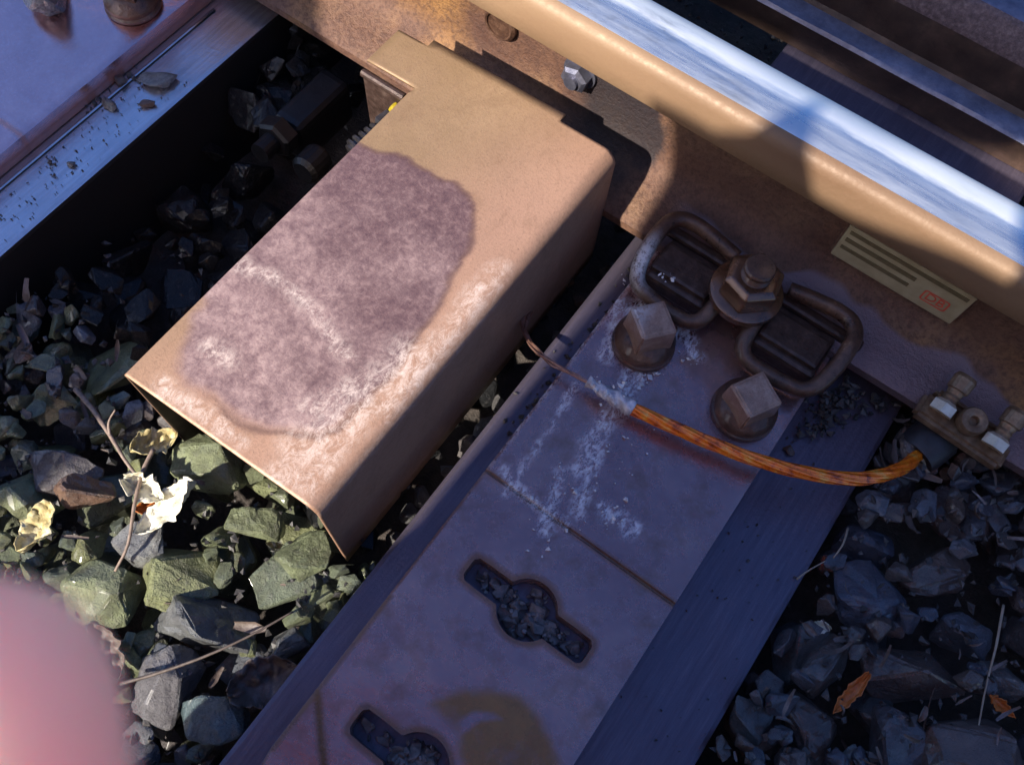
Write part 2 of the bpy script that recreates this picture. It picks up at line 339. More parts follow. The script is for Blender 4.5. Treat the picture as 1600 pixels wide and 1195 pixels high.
def tube(bm, pts, rad, sides=10, cap=True, wob=0):
    rings = []; n = len(pts); u = v = None
    for i, p in enumerate(pts):
        p = Vector(p); d = (Vector(pts[min(i + 1, n - 1)]) - Vector(pts[max(i - 1, 0)])).normalized()
        if u is None: u, v = frame_for(d)
        else:
            u = (u - d * u.dot(d)).normalized(); v = d.cross(u)
        r = rad(i / (n - 1)) if callable(rad) else rad
        ring = []
        for k in range(sides):
            a = 2 * PI * k / sides; rr = r
            if wob: rr *= 1 + wob * noise.noise(Vector((p.x * 300 + k, p.y * 300, p.z * 300)))
            ring.append(bm.verts.new(p + (u * math.cos(a) + v * math.sin(a)) * rr))
        rings.append(ring)
    for a, b in zip(rings, rings[1:]):
        for k in range(sides): bm.faces.new((a[k], a[(k + 1) % sides], b[(k + 1) % sides], b[k]))
    if cap: bm.faces.new(rings[0][::-1]); bm.faces.new(rings[-1])
def lathe(bm, prof, c, sides=32, axis=None):
    """prof: (r, h) pairs from bottom to top; round c along axis"""
    c = Vector(c); ax = (Vector(axis) if axis else Vector((0, 0, 1))).normalized(); u, v = frame_for(ax); rings = []
    for r, h in prof:
        rings.append([bm.verts.new(c + ax * h + (u * math.cos(2 * PI * k / sides) + v * math.sin(2 * PI * k / sides)) * r) for k in range(sides)])
    for a, b in zip(rings, rings[1:]):
        for k in range(sides): bm.faces.new((a[k], b[k], b[(k + 1) % sides], a[(k + 1) % sides]))
    bm.faces.new(rings[0]); bm.faces.new(rings[-1][::-1])
    bmesh.ops.recalc_face_normals(bm, faces=bm.faces)
def hexnut(bm, c, rc, h, rot=0, axis=None, sides=6, cham=.0025):
    c = Vector(c); ax = (Vector(axis) if axis else Vector((0, 0, 1))).normalized(); u, v = frame_for(ax)
    def ring(r, z): return [bm.verts.new(c + ax * z + (u * math.cos(rot + 2 * PI * k / sides) + v * math.sin(rot + 2 * PI * k / sides)) * r) for k in range(sides)]
    R = [ring(rc, 0), ring(rc, h - cham), ring(rc - cham * 1.3, h)]
    for a, b in zip(R, R[1:]):
        for k in range(sides): bm.faces.new((a[k], b[k], b[(k + 1) % sides], a[(k + 1) % sides]))
    bm.faces.new(R[0]); bm.faces.new(R[-1][::-1])
    bmesh.ops.recalc_face_normals(bm, faces=bm.faces)
def fbm(x, y, s, seed=0, o=4):
    return noise.fractal(Vector((x * s, y * s, seed)), 1.0, 2.0, o)
def inside(p, poly):
    x, y = p; r = False; j = len(poly) - 1
    for i in range(len(poly)):
        xi, yi = poly[i]; xj, yj = poly[j]
        if (yi > y) != (yj > y) and x < (xj - xi) * (y - yi) / (yj - yi) + xi: r = not r
        j = i
    return r
def seg_d(p, a, b):
    ax, ay = a; bx, by = b; dx, dy = bx - ax, by - ay
    t = max(0, min(1, ((p[0] - ax) * dx + (p[1] - ay) * dy) / (dx * dx + dy * dy + 1e-12)))
    return math.hypot(p[0] - ax - t * dx, p[1] - ay - t * dy)
def sdist(p, poly):
    d = min(seg_d(p, poly[i], poly[i - 1]) for i in range(len(poly)))
    return d if inside(p, poly) else -d
def polyline_d(p, pl): return min(seg_d(p, a, b) for a, b in zip(pl, pl[1:]))
def sm(a, b, x):
    t = max(0, min(1, (x - a) / (b - a))); return t * t * (3 - 2 * t)
def fattr(me, name, vals):
    a = me.attributes.new(name, 'FLOAT', 'POINT'); a.data.foreach_set('value', vals)
PX = lambda pts, z: [(at(x, y, z).x, at(x, y, z).y) for x, y in pts]

# ------------------------------------------------------------------ the setting: ballast bed
def bed_h(x, y):
    if x > .13: h = -.040
    elif x < -.13 and y < .42: h = -.098
    else: h = -.09
    return h + .008 * fbm(x, y, 9, 3)
bm = bmesh.new()
xs = [-60, -20, -6, -2] + [-1.2 + .02 * i for i in range(106)] + [2, 6, 20, 60]
ys = [-60, -20, -6, -2] + [-.6 + .02 * i for i in range(91)] + [2, 6, 20, 60]
vv = [[bm.verts.new((x, y, bed_h(x, y) - .03)) for x in xs] for y in ys]
for j in range(len(ys) - 1):
    for i in range(len(xs) - 1): bm.faces.new((vv[j][i], vv[j][i + 1], vv[j + 1][i + 1], vv[j + 1][i]))
BED = T(obj('ballast_bed', bm, 'soil', smooth=True), kind='structure')

# ------------------------------------------------------------------ sleepers
def sleeper(x0, x1, label, mat):
    bm = bmesh.new(); NX, y0, y1 = 40, -.75, 1.75
    box(bm, x0, x1, y0, y1, -.16, -.0005, .004)
    t = thing('railway_sleeper', label, 'sleeper', ((x0 + x1) / 2, .5, -.16))
    a = obj('beam', bm, mat, t)
    return t
sleeper(-.130, .130, 'dark sleeper under the purple slotted plate and the copper cable', 'sleeper')
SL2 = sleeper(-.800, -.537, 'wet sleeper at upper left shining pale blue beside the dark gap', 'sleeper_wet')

# ------------------------------------------------------------------ slotted base plate
def keyhole(cx_, cy_, hw, hh, r, grow=0, n=96):
    pts = []
    rr = .005
    for k in range(n):
        a = 2 * PI * k / n; ca, sa = math.cos(a), math.sin(a)
        best = r + grow
        lo, hi = 0.0, hw + .02 + grow
        for _ in range(22):
            md = (lo + hi) / 2; X, Y = abs(md * ca), abs(md * sa)
            qx, qy = X - (hw + grow - rr), Y - (hh + grow - rr)
            d = math.hypot(max(qx, 0), max(qy, 0)) + min(max(qx, qy), 0) - rr
            if d < 0: lo = md
            else: hi = md
        best = max(best, lo); pts.append((cx_ + best * ca, cy_ + best * sa))
    return pts
KEYS = [(-.0215, .0975, .0505, .0098, .0215), (-.0215, -.026, .0505, .0098, .0215)]
def grid_plate(x0, x1, y0, y1, z0, z1, cell, ysplit, corner):
    xs = list(np.arange(x0, x1, cell)) + [x1]; ys = list(np.arange(y0, y1, cell)) + [y1]
    for s in ysplit:
        ys = [y for y in ys if abs(y - s) > .0024] + [s - .0016, s - .0005, s + .0005, s + .0016]
    ys.sort(); bm = bmesh.new(); T_ = []; nx, ny = len(xs), len(ys)
    for y in ys:
        row = []
        for x in xs:
            xl = x0
            if corner and y < y0 + corner: q = y0 + corner - y; xl = x0 + corner - math.sqrt(max(0, corner ** 2 - q * q))
            X = xl + (x - x0) / (x1 - x0) * (x1 - xl); z = z1
            e = min(X - xl, x1 - X, .003 if not corner else max(y - y0, 0))
            z -= .0009 * (1 - sm(0, .0025, e)) ** 2
            z += .0004 * fbm(X, y, 30, 5)
            for s in ysplit:
                if abs(y - s) < .001 : z -= .0016
            row.append(bm.verts.new((X, y, z)))
        T_.append(row)
    for j in range(ny - 1):
        for i in range(nx - 1): bm.faces.new((T_[j][i], T_[j][i + 1], T_[j + 1][i + 1], T_[j + 1][i]))
    rim = [T_[0][i] for i in range(nx)] + [T_[j][-1] for j in range(1, ny)] + [T_[-1][i] for i in range(nx - 2, -1, -1)] + [T_[j][0] for j in range(ny - 2, 0, -1)]
    low = [bm.verts.new((v.co.x, v.co.y, z0)) for v in rim]; n = len(rim)
    for k in range(n): bm.faces.new((rim[(k + 1) % n], rim[k], low[k], low[(k + 1) % n]))
    bm.faces.new(low[::-1]); bmesh.ops.recalc_face_normals(bm, faces=bm.faces)
    return bm
bm = grid_plate(-.105, .0602, -.118, .535, .0005, .0200, .0022, [.1615], .05)
me = bpy.data.meshes.new('base'); bm.to_mesh(me); bm.free()
tmp = bpy.data.objects.new('tmp', me); COL.objects.link(tmp)
cutters = []
for kx in KEYS:
    cb = bmesh.new(); o_ = keyhole(*kx)
    lo_ = [cb.verts.new((x, y, -.01)) for x, y in o_]; hi_ = [cb.verts.new((x, y, .03)) for x, y in o_]
    for k in range(len(o_)): cb.faces.new((lo_[k], lo_[(k + 1) % len(o_)], hi_[(k + 1) % len(o_)], hi_[k]))
    cb.faces.new(lo_[::-1]); cb.faces.new(hi_)
    cm = bpy.data.meshes.new('cut'); cb.to_mesh(cm); cb.free()
    c_ = bpy.data.objects.new('cut', cm); COL.objects.link(c_); cutters.append(c_)
    md = tmp.modifiers.new('b', 'BOOLEAN'); md.object = c_; md.operation = 'DIFFERENCE'; md.solver = 'EXACT'
dg = bpy.context.evaluated_depsgraph_get()
me2 = bpy.data.meshes.new_from_object(tmp.evaluated_get(dg))
for o_ in [tmp] + cutters: bpy.data.objects.remove(o_)
me2.name = 'slotted_plate'; me2.materials.clear()
# marks on the plate, drawn in plan
chalk_str = [(PX(l, .02), w_) for l, w_ in [
    ([(1005, 565), (985, 600), (965, 640)], .010), ([(960, 640), (930, 690), (905, 735)], .008), ([(935, 700), (915, 760), (905, 800)], .006),
    ([(790, 740), (840, 790), (885, 815)], .004), ([(880, 740), (860, 790), (850, 830)], .005), ([(940, 795), (985, 825)], .006),
    ([(1075, 500), (1085, 560)], .006), ([(965, 470), (950, 560)], .006), ([(950, 490), (1010, 470), (1060, 520)], .007), ([(900, 600), (840, 700), (790, 770)], .003)]]
puddle = PX([(672, 1100), (700, 1080), (760, 1075), (815, 1085), (850, 1120), (880, 1195), (850, 1240), (720, 1240), (715, 1150)], .02)
ring_in = PX([(715, 1125), (740, 1110), (770, 1112), (790, 1125), (750, 1128), (720, 1150)], .02)
slotp = [keyhole(*k, grow=.0012) for k in KEYS]
groove2 = PX([(495, 1078), (500, 1130), (506, 1200), (510, 1260)], .02)
wetring = PX([(1060, 560), (1110, 520), (1180, 545), (1150, 600), (1120, 650), (1100, 610)], .02)
rust, chk, pud = [], [], []
for v in me2.vertices:
    x, y, z = v.co; p = (x, y)
    nz = fbm(x, y, 60, 1) * .004
    r = 0.0
    for s in slotp:
        if abs(y - s[0][1]) < .05: r = max(r, (1 - sm(.0006, .0042, abs(sdist(p, s)))) * .75)
    r = max(r, 1.0 if polyline_d(p, groove2) < .0016 else .8 * (1 - sm(.0016, .0042, polyline_d(p, groove2) + nz * .1)))
    r = max(r, .75 * (1 - sm(.0012, .003, abs(y - .1615))) * (.5 + .5 * sm(-.06, .0, x)))
    pd_ = 0.0
    if y < .07: pd_ = (.95 * sm(-.003, .006, sdist(p, puddle) + nz * .5) * (1 - sm(-.001, .002, sdist(p, ring_in) + nz * .2)))
    pud.append(pd_)
    if z < .0185: r = max(r, .8)
    if x < -.1025: r = max(r, .6 * sm(-.1025, -.105, x) if y > .05 else .7)
    if y > .2: r = max(r, .45 * sm(-.004, .008, sdist(p, wetring) + nz))
    rust.append(r)
    c = 0.0
    if y > .1:
        for pl, w_ in chalk_str: c = max(c, 1 - sm(w_ * .15, w_ * 1.5, polyline_d(p, pl) + nz * 1.3))
        c = max(c, .75 * (1 - sm(.0, .004, x + .105)) * sm(.12, .2, y))
    chk.append(c)
fattr(me2, 'puddle', pud); fattr(me2, 'rust', rust); fattr(me2, 'chalk', chk)
BP = thing('base_plate', 'purple brown steel plate with two keyhole slots lying on the dark sleeper', 'base plate', (-.022, .2, .0005))
o_ = link_mesh('slotted_plate', me2, 'plate', BP, -wpos(BP))
smooth_by_angle(o_, 40)

bm = grid_plate(-.760, -.5965, -.1, .535, .0005, .0200, .004, [], 0)
me3 = bpy.data.meshes.new('left_plate'); bm.to_mesh(me3); bm.free()
crk = PX([(0, 188), (25, 208), (36, 216)], .02)
lrust = [max(.8 if v.co.z < .0188 else 0, .5 * (1 - sm(.0003, .0035, polyline_d((v.co.x, v.co.y), crk)))) for v in me3.vertices]
fattr(me3, 'rust', lrust); fattr(me3, 'chalk', [0.0] * len(lrust))
BP2 = link_mesh('base_plate', me3, 'plate_left')
T(BP2, 'smooth pale lavender steel plate at the top left corner, mirroring the sky', 'base plate')
smooth_by_angle(BP2, 40)
# second sleeper's thin raised lip next to its plate
bm = bmesh.new(); tube(bm, [(-.5875, -.10 + i * .03, -.0005) for i in range(17)], .0020, 8, wob=.1)
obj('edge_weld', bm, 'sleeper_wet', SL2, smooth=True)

# ------------------------------------------------------------------ running rail
YC, Z0 = .4625, .0205
half = [(.0625, 0), (.0625, .008), (.060, .0105), (.040, .0145), (.022, .0195), (.013, .026), (.009, .034), (.0075, .045), (.007, .06), (.0075, .078), (.0095, .090),
        (.014, .0985), (.024, .1045), (.0315, .108), (.0335, .1105), (.0338, .125), (.0332, .137), (.0318, .1415), (.0285, .1452), (.024, .1470), (.0195, .1481),
        (.0150, .1489), (.010, .1494), (.005, .14965), (0, .1498)]
def rail_mesh(name, x0, x1, prof_pts, nx, jit=0):
    bm = bmesh.new(); rows = []
    for i in range(nx + 1):
        x = x0 + (x1 - x0) * i / nx
        rows.append([bm.verts.new((x, y + jit * fbm(x, z, 40, k) * .3, z)) for k, (y, z) in enumerate(prof_pts)])
    n = len(prof_pts)
    for a, b in zip(rows, rows[1:]):
        for k in range(n): bm.faces.new((a[k], a[(k + 1) % n], b[(k + 1) % n], b[k]))
    bm.faces.new(rows[0]); bm.faces.new(rows[-1][::-1])
    bmesh.ops.recalc_face_normals(bm, faces=bm.faces)
    return bm
far = [(-.004, .14955), (.0, .1492), (.004, .1486), (.008, .14775), (.012, .1466), (.016, .1452), (.020, .1434), (.024, .1412), (.028, .1385), (.0315, .135), (.0335, .130), (.0338, .125)]
prof = [(YC - a, Z0 + b) for a, b in half[:-2]] + [(YC + a, Z0 + b) for a, b in far] + [(YC + a, Z0 + b) for a, b in half[14::-1]]
RAIL = thing('running_rail', 'rusty running rail with a polished silver blue top crossing the whole picture', 'rail', (0, YC, Z0))
bm = rail_mesh('rail', -2.2, 2.0, prof, 160)
for nm_ in ('rail_rust',): pass
me = bpy.data.meshes.new('rail_body')
for v in bm.verts:
    # the edge of the polished band wanders a little
    pass
bmesh.ops.translate(bm, verts=bm.verts, vec=-wpos(RAIL))
for f in bm.faces:
    c = f.calc_center_median(); z = c.z; y = c.y
    f.material_index = 2 if ((z > .1458 and y > -.024) or (z > .1375 and y > .0)) else (1 if z > .098 else 0)
bm.to_mesh(me); bm.free()
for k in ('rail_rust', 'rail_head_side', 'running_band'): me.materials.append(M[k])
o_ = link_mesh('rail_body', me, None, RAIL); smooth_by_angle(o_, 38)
# web bolts of the rail
for (px, py, kind) in ((785, 34, 'plug'), (908, 112, 'bolt')):
    d = RX * (px - 800) + RY * (py - 597.5) + RZ * 1357
    P = Vector((0, 0, CAMH)) + d * (.4545 / d.y)
    bm = bmesh.new()
    if kind == 'plug':
        lathe(bm, [(.0, -.0005), (.0155, 0), (.0155, .004), (.013, .0065), (.0115, .0062), (.0115, .0045), (0.0001, .0045)], P, 28, (0, -1, 0))
        obj('rail_bolt', bm, 'fixing', RAIL, origin=P, smooth=False)
    else:
        lathe(bm, [(.015, 0), (.015, .0025)], P, 24, (0, -1, 0))
        hexnut(bm, P + Vector((0, -.0025, 0)), .0125, .011, .3, (0, -1, 0)); lathe(bm, [(.006, .0), (.006, .003)], P + Vector((0, -.0135, 0)), 16, (0, -1, 0))
        obj('rail_bolt', bm, 'dull_top', RAIL, origin=P)

# ------------------------------------------------------------------ check rail beyond
pr2 = [(.690, .0), (.690, .027), (.693, .030), (.709, .034), (.7125, .038), (.714, .060), (.7150, .074), (.7175, .080), (.725, .096), (.730, .0995), (.760, .103), (.80, .1035), (.806, .100), (.808, .0)]
CR = thing('check_rail', 'dark reddish check rail parallel to the running rail at the upper right', 'rail', (0, .75, 0))
bm = rail_mesh('check', -2.2, 2.0, pr2, 120, .004)
bmesh.ops.translate(bm, verts=bm.verts, vec=-wpos(CR))
me = bpy.data.meshes.new('check_body')
for f in bm.faces:
    c = f.calc_center_median()
    f.material_index = 2 if (c.z > .1005 or (c.z < .036 and c.z > .028 and c.y < -.035)) else (1 if (c.z > .076) else 0)
bm.to_mesh(me); bm.free()
for k in ('dark_rail', 'gritty_red', 'dull_top'): me.materials.append(M[k])
o_ = link_mesh('rail_body', me, None, CR); smooth_by_angle(o_, 30)
# ------------------------------------------------------------------ cover box
ZT, XL, XR, YF, YB = .100, -.3215, -.1590, .0510, .3967
rl, rr_ = .0025, .0125
ss = []   # along the section: (flat position, x, z)
def section(s):
    """s: distance along the sheet, 0 = the left top corner"""
    if s < 0: return (XL, ZT + s) if s < -rl else (XL + rl * (1 - math.cos((s + rl) / rl * PI / 2)) * .9, ZT - rl + rl * math.sin((s + rl) / rl * PI / 2))
    W_ = (XR - XL) - rr_
    if s <= W_: return (XL + max(s, rl * .9), ZT) if s < rl else (XL + s, ZT)
    q = (s - W_) / rr_
    if q < PI / 2: return (XL + W_ + rr_ * math.sin(q), ZT - rr_ + rr_ * math.cos(q))
    return (XR, ZT - rr_ - (s - W_ - rr_ * PI / 2))
SMAX = (XR - XL) - rr_ + rr_ * PI / 2 + .138
svals = sorted(set([-.150, -.12, -.08, -.04, -.02, -.01] + [round(-rl + rl * i / 4, 5) for i in range(5)] + [round(i * .0022, 5) for i in range(1, int(((XR - XL) - rr_) / .0022))]
    + [round((XR - XL) - rr_ + rr_ * PI / 2 * i / 8, 5) for i in range(9)] + [round((XR - XL) - rr_ + rr_ * PI / 2 + q, 5) for q in (.004, .008, .014, .022, .03, .045, .06, .08, .10, .12, .138)]))
flat = [-.0450, -.034, -.024, -.016, -.008]      # the tab left of the wall, as flat s
yv = [YF + (.352 - YF) * i / 130 for i in range(131)] + [.352 + (YB - .352) * i / 18 for i in range(1, 19)] + [.4045]
bm = bmesh.new(); cache = {}
def vtx(x, y, z):
    k = (round(x, 5), round(y, 5), round(z, 5))
    if k not in cache: cache[k] = bm.verts.new((x, y, z))
    return cache[k]
def yy(x, y):
    t = (y - YF) / (YB - YF)
    return y + (.0045 * (x - XL) / (XR - XL)) * 1.0 * (1 if t <= 1 else 1)
def put(a, b, c, d):
    ps = [vtx(*p) for p in (a, b, c, d)]
    if len(set(ps)) == 4:
        try: bm.faces.new(ps)
        except ValueError: pass
for j in range(len(yv) - 1):
    y0, y1 = yv[j], yv[j + 1]; back = y0 >= .3515
    for i in range(len(svals) - 1):
        s0, s1 = svals[i], svals[i + 1]
        if back and s0 < 0: continue
        (x0, z0), (x1, z1) = section(s0), section(s1)
        if y0 >= YB - 1e-5 and not (-.341 < x0 and x1 < -.2115 and z0 > .0999): continue
        sag = lambda x, y, z: .0012 * fbm(x, y, 6, 9) if z > .099 else 0
        put((x0, yy(x0, y0), z0 + sag(x0, y0, z0)), (x1, yy(x1, y0), z1 + sag(x1, y0, z1)), (x1, yy(x1, y1), z1 + sag(x1, y1, z1)), (x0, yy(x0, y1), z0 + sag(x0, y1, z0)))
    if y0 > .3553:
        fs = flat + [0.0]
        for a, b in zip(fs, fs[1:]):
            xa, xb = XL + a, XL + b if b < 0 else section(0.0)[0]
            if b == 0.0: xb = section(svals[[k for k, q in enumerate(svals) if q >= 0][0]])[0]
            if y0 >= YB - 1e-5 and xa < -.3415: continue
            sg = lambda x, y: .0012 * fbm(x, y, 6, 9)
            put((xa, yy(xa, y0), ZT + sg(xa, y0)), (xb, yy(xb, y0), ZT + sg(xb, y0)), (xb, yy(xb, y1), ZT + sg(xb, y1)), (xa, yy(xa, y1), ZT + sg(xa, y1)))
COVER = thing('cover_box', 'tan sheet metal cover box with a big purple wet patch, open at its front end', 'cover box', (-.24, .22, -.05))
bmesh.ops.recalc_face_normals(bm, faces=bm.faces)
up = sum(f.normal.z * f.calc_area() for f in bm.faces if abs(f.normal.z) > .9)
if up < 0: bmesh.ops.reverse_faces(bm, faces=bm.faces)
stain = PX([(285, 425), (520, 195), (575, 228), (590, 236), (622, 242), (648, 258), (680, 272), (712, 285), (735, 308), (742, 345), (735, 380), (714, 420), (698, 455), (672, 500), (640, 548),
            (615, 585), (560, 640), (530, 672), (500, 688), (440, 675), (392, 668), (352, 652), (330, 628), (290, 612), (268, 585), (272, 550), (288, 520), (292, 490), (305, 470)], ZT)
scl = [(PX(l, ZT), w_) for l, w_ in [([(380, 415), (440, 440), (490, 485), (520, 530), (545, 560)], .006), ([(480, 640), (530, 620), (600, 590), (640, 570)], .010),
       ([(330, 545), (350, 560)], .008), ([(470, 700), (560, 640), (640, 560)], .016), ([(600, 640), (700, 520), (780, 420)], .010), ([(250, 600), (380, 690)], .006), ([(430, 730), (480, 760), (560, 660)], .008)]]
me = bpy.data.meshes.new('cover_sheet'); bm.to_mesh(me); bm.free()
st_, ed_, sf_, pk_ = [], [], [], []
for v in me.vertices:
    x, y, z = v.co; p = (x, y)
    nz = fbm(x, y, 70, 2) * .0028 + fbm(x, y, 20, 8) * .003
    if z > ZT - .004:
        d = sdist(p, stain) + nz
        st_.append(sm(-.0015, .0025 + .012 * sm(.17, .08, y), d) if y > .12 else sm(-.002, .010, d)); ed_.append(.7 * (1 - sm(.0, .0040, abs(d - .001))) * sm(-.30, -.27, x + .3 * (y - .15)))
        s_ = 0
        for pl, w_ in scl: s_ = max(s_, (1 - sm(w_ * .1, w_ * 1.6, polyline_d(p, pl) + nz)))
        sf_.append(s_)
    else:
        st_.append(0.0); ed_.append(0.0); sf_.append(.35 if x > -.2 and z > ZT - .013 and y < .25 else 0.0)
    pk_.append(sm(-.30, -.18, x + (.3 - y) * .35))
fattr(me, 'stain', st_); fattr(me, 'fade', [1 - sm(.13, .27, v.co.y + .10 * fbm(v.co.x, v.co.y, 14, 4)) for v in me.vertices]); fattr(me, 'edge', ed_); fattr(me, 'scuff', sf_); fattr(me, 'pink', pk_)
og = wpos(COVER)
for v in me.vertices: v.co -= og
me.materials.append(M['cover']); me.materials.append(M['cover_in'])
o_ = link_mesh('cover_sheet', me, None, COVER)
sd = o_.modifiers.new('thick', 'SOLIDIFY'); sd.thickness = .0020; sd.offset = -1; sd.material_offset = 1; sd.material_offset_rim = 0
for p in me.polygons: p.use_smooth = True
# bracket and lock bolt under the tab
bm = bmesh.new()
box(bm, -.3650, -.3240, .3465, .3515, .012, .0955, .002)
tube(bm, [(-.3655 + i * .0104, .3478, .0935) for i in range(5)], .0032, 10)
obj('bracket', bm, 'guide', COVER, smooth=False)
bm = bmesh.new()
a = at(612, 172, .055); b = at(575, 200, .05)
ax = Vector((-.25, -1, -.12)).normalized(); st0 = Vector((-.334, .345, .060))
hexnut(bm, st0, .0125, .014, .2, ax)
prof_ = [(.0085, .014)]
for k in range(5): prof_ += [(.0105, .016 + k * .0058), (.0105, .018 + k * .0058), (.0080, .0192 + k * .0058), (.0080, .0212 + k * .0058)]
lathe(bm, prof_, st0, 22, ax)
obj('lock_bolt', bm, 'lock_steel', COVER)
bm = bmesh.new(); box(bm, -.3335, -.3275, .339, .3462, .078, .086, .002, Matrix.Rotation(.5, 3, 'Y'))
obj('paint_mark', bm, 'painted_yellow', COVER)
# dark clamp on the rail foot inside the gap
CL = thing('rail_clamp', 'dark bolted clamp gripping the rail foot in the shaded gap left of the cover box', 'clamp', (-.44, .36, -.02))
bm = bmesh.new(); box(bm, -.466, -.434, .322, .396, -.055, -.004, .009, None, 3)
obj('clamp_body', bm, 'gap_shade_steel', CL)
bm = bmesh.new(); hexnut(bm, (-.449, .318, -.012), .0185, .016, .4, (.1, -1, .15)); lathe(bm, [(.0095, 0), (.0095, .034)], (-.449, .318, -.012), 18, (.1, -1, .15))
obj('clamp_bolt', bm, 'gap_shade_steel', CL)
bm = bmesh.new(); lathe(bm, [(.013, 0), (.014, .003), (.014, .022), (.010, .026)], (-.405, .318, -.012), 18, (.1, -1, .15))
obj('clamp_pin', bm, 'gap_shade_steel', CL)

# ------------------------------------------------------------------ rail clip with its bolt
CX = -.0205
FIX = thing('rail_fastening', 'wire loop tension clamp with big hex nut fixing the rail foot to the plate', 'rail clip', (CX, .385, .02))
lp = [(-.024, .4165, .0455), (-.042, .4185, .0480), (-.062, .4200, .0500), (-.0755, .4175, .0510), (-.0835, .4080, .0520), (-.0855, .3930, .0510), (-.0850, .3760, .0465), (-.0815, .3610, .0400), (-.0740, .3525, .0360), (-.060, .3500, .0340),
      (-.040, .3490, .0330), (-.026, .3505, .0335), (-.0185, .3570, .0370), (-.0165, .3700, .0430), (-.0150, .3860, .0455), (-.0075, .4010, .0465)]
full = [(CX + x, y, z) for x, y, z in lp] + [(CX - x, y, z) for x, y, z in lp[::-1]]
bm = bmesh.new(); tube(bm, catmull(full, 6), lambda t: .0064, 14, wob=.06)
bmesh.ops.translate(bm, verts=bm.verts, vec=-wpos(FIX))
me = bpy.data.meshes.new('clamp_wire'); bm.to_mesh(me); bm.free()
fattr(me, 'chalk', [max(0, .9 * (1 - sm(0, .030, (Vector((v.co.x + CX, v.co.y + .385, 0)) - Vector((-.104, .366, 0))).length))) for v in me.vertices])
link_mesh('clamp_wire', me, 'fixing', FIX, smooth=True)
def add_text(s, size, loc, rot, mat, parent, ext=.0003, name='lettering', cx_=True):
    cu = bpy.data.curves.new(name, 'FONT'); cu.body = s; cu.size = size; cu.extrude = ext
    cu.align_x = 'CENTER'; cu.align_y = 'CENTER'; cu.resolution_u = 3
    t_ = bpy.data.objects.new(name, cu); COL.objects.link(t_)
    m_ = bpy.data.meshes.new_from_object(t_.evaluated_get(bpy.context.evaluated_depsgraph_get()))
    bpy.data.objects.remove(t_); m_.materials.clear()
    o = link_mesh(name, m_, mat, parent, Vector(loc) - wpos(parent)); o.rotation_euler = rot
    return o
for sgn in (-1, 1):
    bm = bmesh.new(); xc = CX + sgn * .0495
    box(bm, xc - .0265, xc + .0265, .3640, .4060, .0205, .0380, .0035)
    box(bm, xc - .0265, xc + .0245, .3700, .3990, .0375, .0425, .003)
    gp = obj('guide_block', bm, 'guide', FIX)
    # worn raised casting marks on the block
    bm = bmesh.new()
    for k in range(5):
        box(bm, xc - .012 + k * .0052, xc - .009 + k * .0052, .3800, .3890, .0422, .0431, 0)
    obj('casting_mark', bm, 'guide', FIX)
bm = bmesh.new(); box(bm, CX - .095, CX + .095, .3300 + .078, .4180, .0302, .0385, .003)
obj('angle_bar', bm, 'guide', FIX)
BX, BY = -.0225, .388
bm = bmesh.new(); lathe(bm, [(.0285, .0505), (.0290, .052), (.0285, .0565), (.026, .0582), (.012, .0585)], (BX, BY, 0), 40)
o_ = obj('washer', bm, 'bolt', FIX); smooth_by_angle(o_, 35)
bm = bmesh.new(); hexnut(bm, (BX, BY, .0586), .0235, .0215, math.radians(12), None, 6, .0035); o_ = obj('nut', bm, 'bolt', FIX)
bv = o_.modifiers.new('bev', 'BEVEL'); bv.width = .0012; bv.segments = 2
bm = bmesh.new(); lathe(bm, [(.0120, .0800), (.0105, .0808), (.0118, .0822), (.0105, .0835), (.0118, .0850), (.0106, .0862), (.0118, .0875), (.0118, .0905), (.0105, .0920)], (BX, BY, 0), 32)
o_ = obj('bolt_end', bm, 'fixing', FIX); smooth_by_angle(o_, 40)

# ------------------------------------------------------------------ coach screws
def coach(px, py, rot, label, tilt, chalkp=None):
    c = at(px, py, .024); t = thing('coach_screw', label, 'coach screw', (c.x, c.y, .02), 'coach screws holding the slotted plate')
    bm = bmesh.new(); lathe(bm, [(.0250, .0004), (.0255, .002), (.0250, .0042), (.0236, .0050), (.0232, .0062), (.0245, .0072), (.0243, .0100), (.0215, .0135), (.0165, .0175), (.0140, .0185)], (c.x, c.y, .02), 44)
    me_ = bpy.data.meshes.new('flange'); bmesh.ops.translate(bm, verts=bm.verts, vec=-Vector((c.x, c.y, .02))); bm.to_mesh(me_); bm.free()
    fattr(me_, 'chalk', [(.7 * (1 - sm(0, .012, (v.co - Vector(chalkp)).length)) if chalkp else 0.0) for v in me_.vertices])
    o = link_mesh('flange', me_, 'fixing', t); smooth_by_angle(o, 40)
    bm = bmesh.new(); s0, s1, h0, h1 = .0152, .0140, .014, .0400
    ring = lambda s, z: [bm.verts.new((sx * s, sy * s, z)) for sx, sy in ((-1, -1), (1, -1), (1, 1), (-1, 1))]
    A, B, C = ring(s0, h0), ring(s1, h1 - .001), ring(s1 * .88, h1)
    for P_, Q_ in ((A, B), (B, C)):
        for k in range(4): bm.faces.new((P_[k], P_[(k + 1) % 4], Q_[(k + 1) % 4], Q_[k]))
    bm.faces.new(A[::-1]); bm.faces.new(C)
    bmesh.ops.bevel(bm, geom=[e for e in bm.edges if e.calc_length() > .005], offset=.0012, segments=2, affect='EDGES')
    me_ = bpy.data.meshes.new('square_head'); bm.to_mesh(me_); bm.free()
    fattr(me_, 'chalk', [(1 - sm(.002, .011, (v.co - Vector(chalkp[:2] + (.040,))).length) if chalkp else 0.0) for v in me_.vertices])
    o = link_mesh('square_head', me_, 'lit_head_steel', t); o.rotation_euler = (tilt[0], tilt[1], rot)
    return t
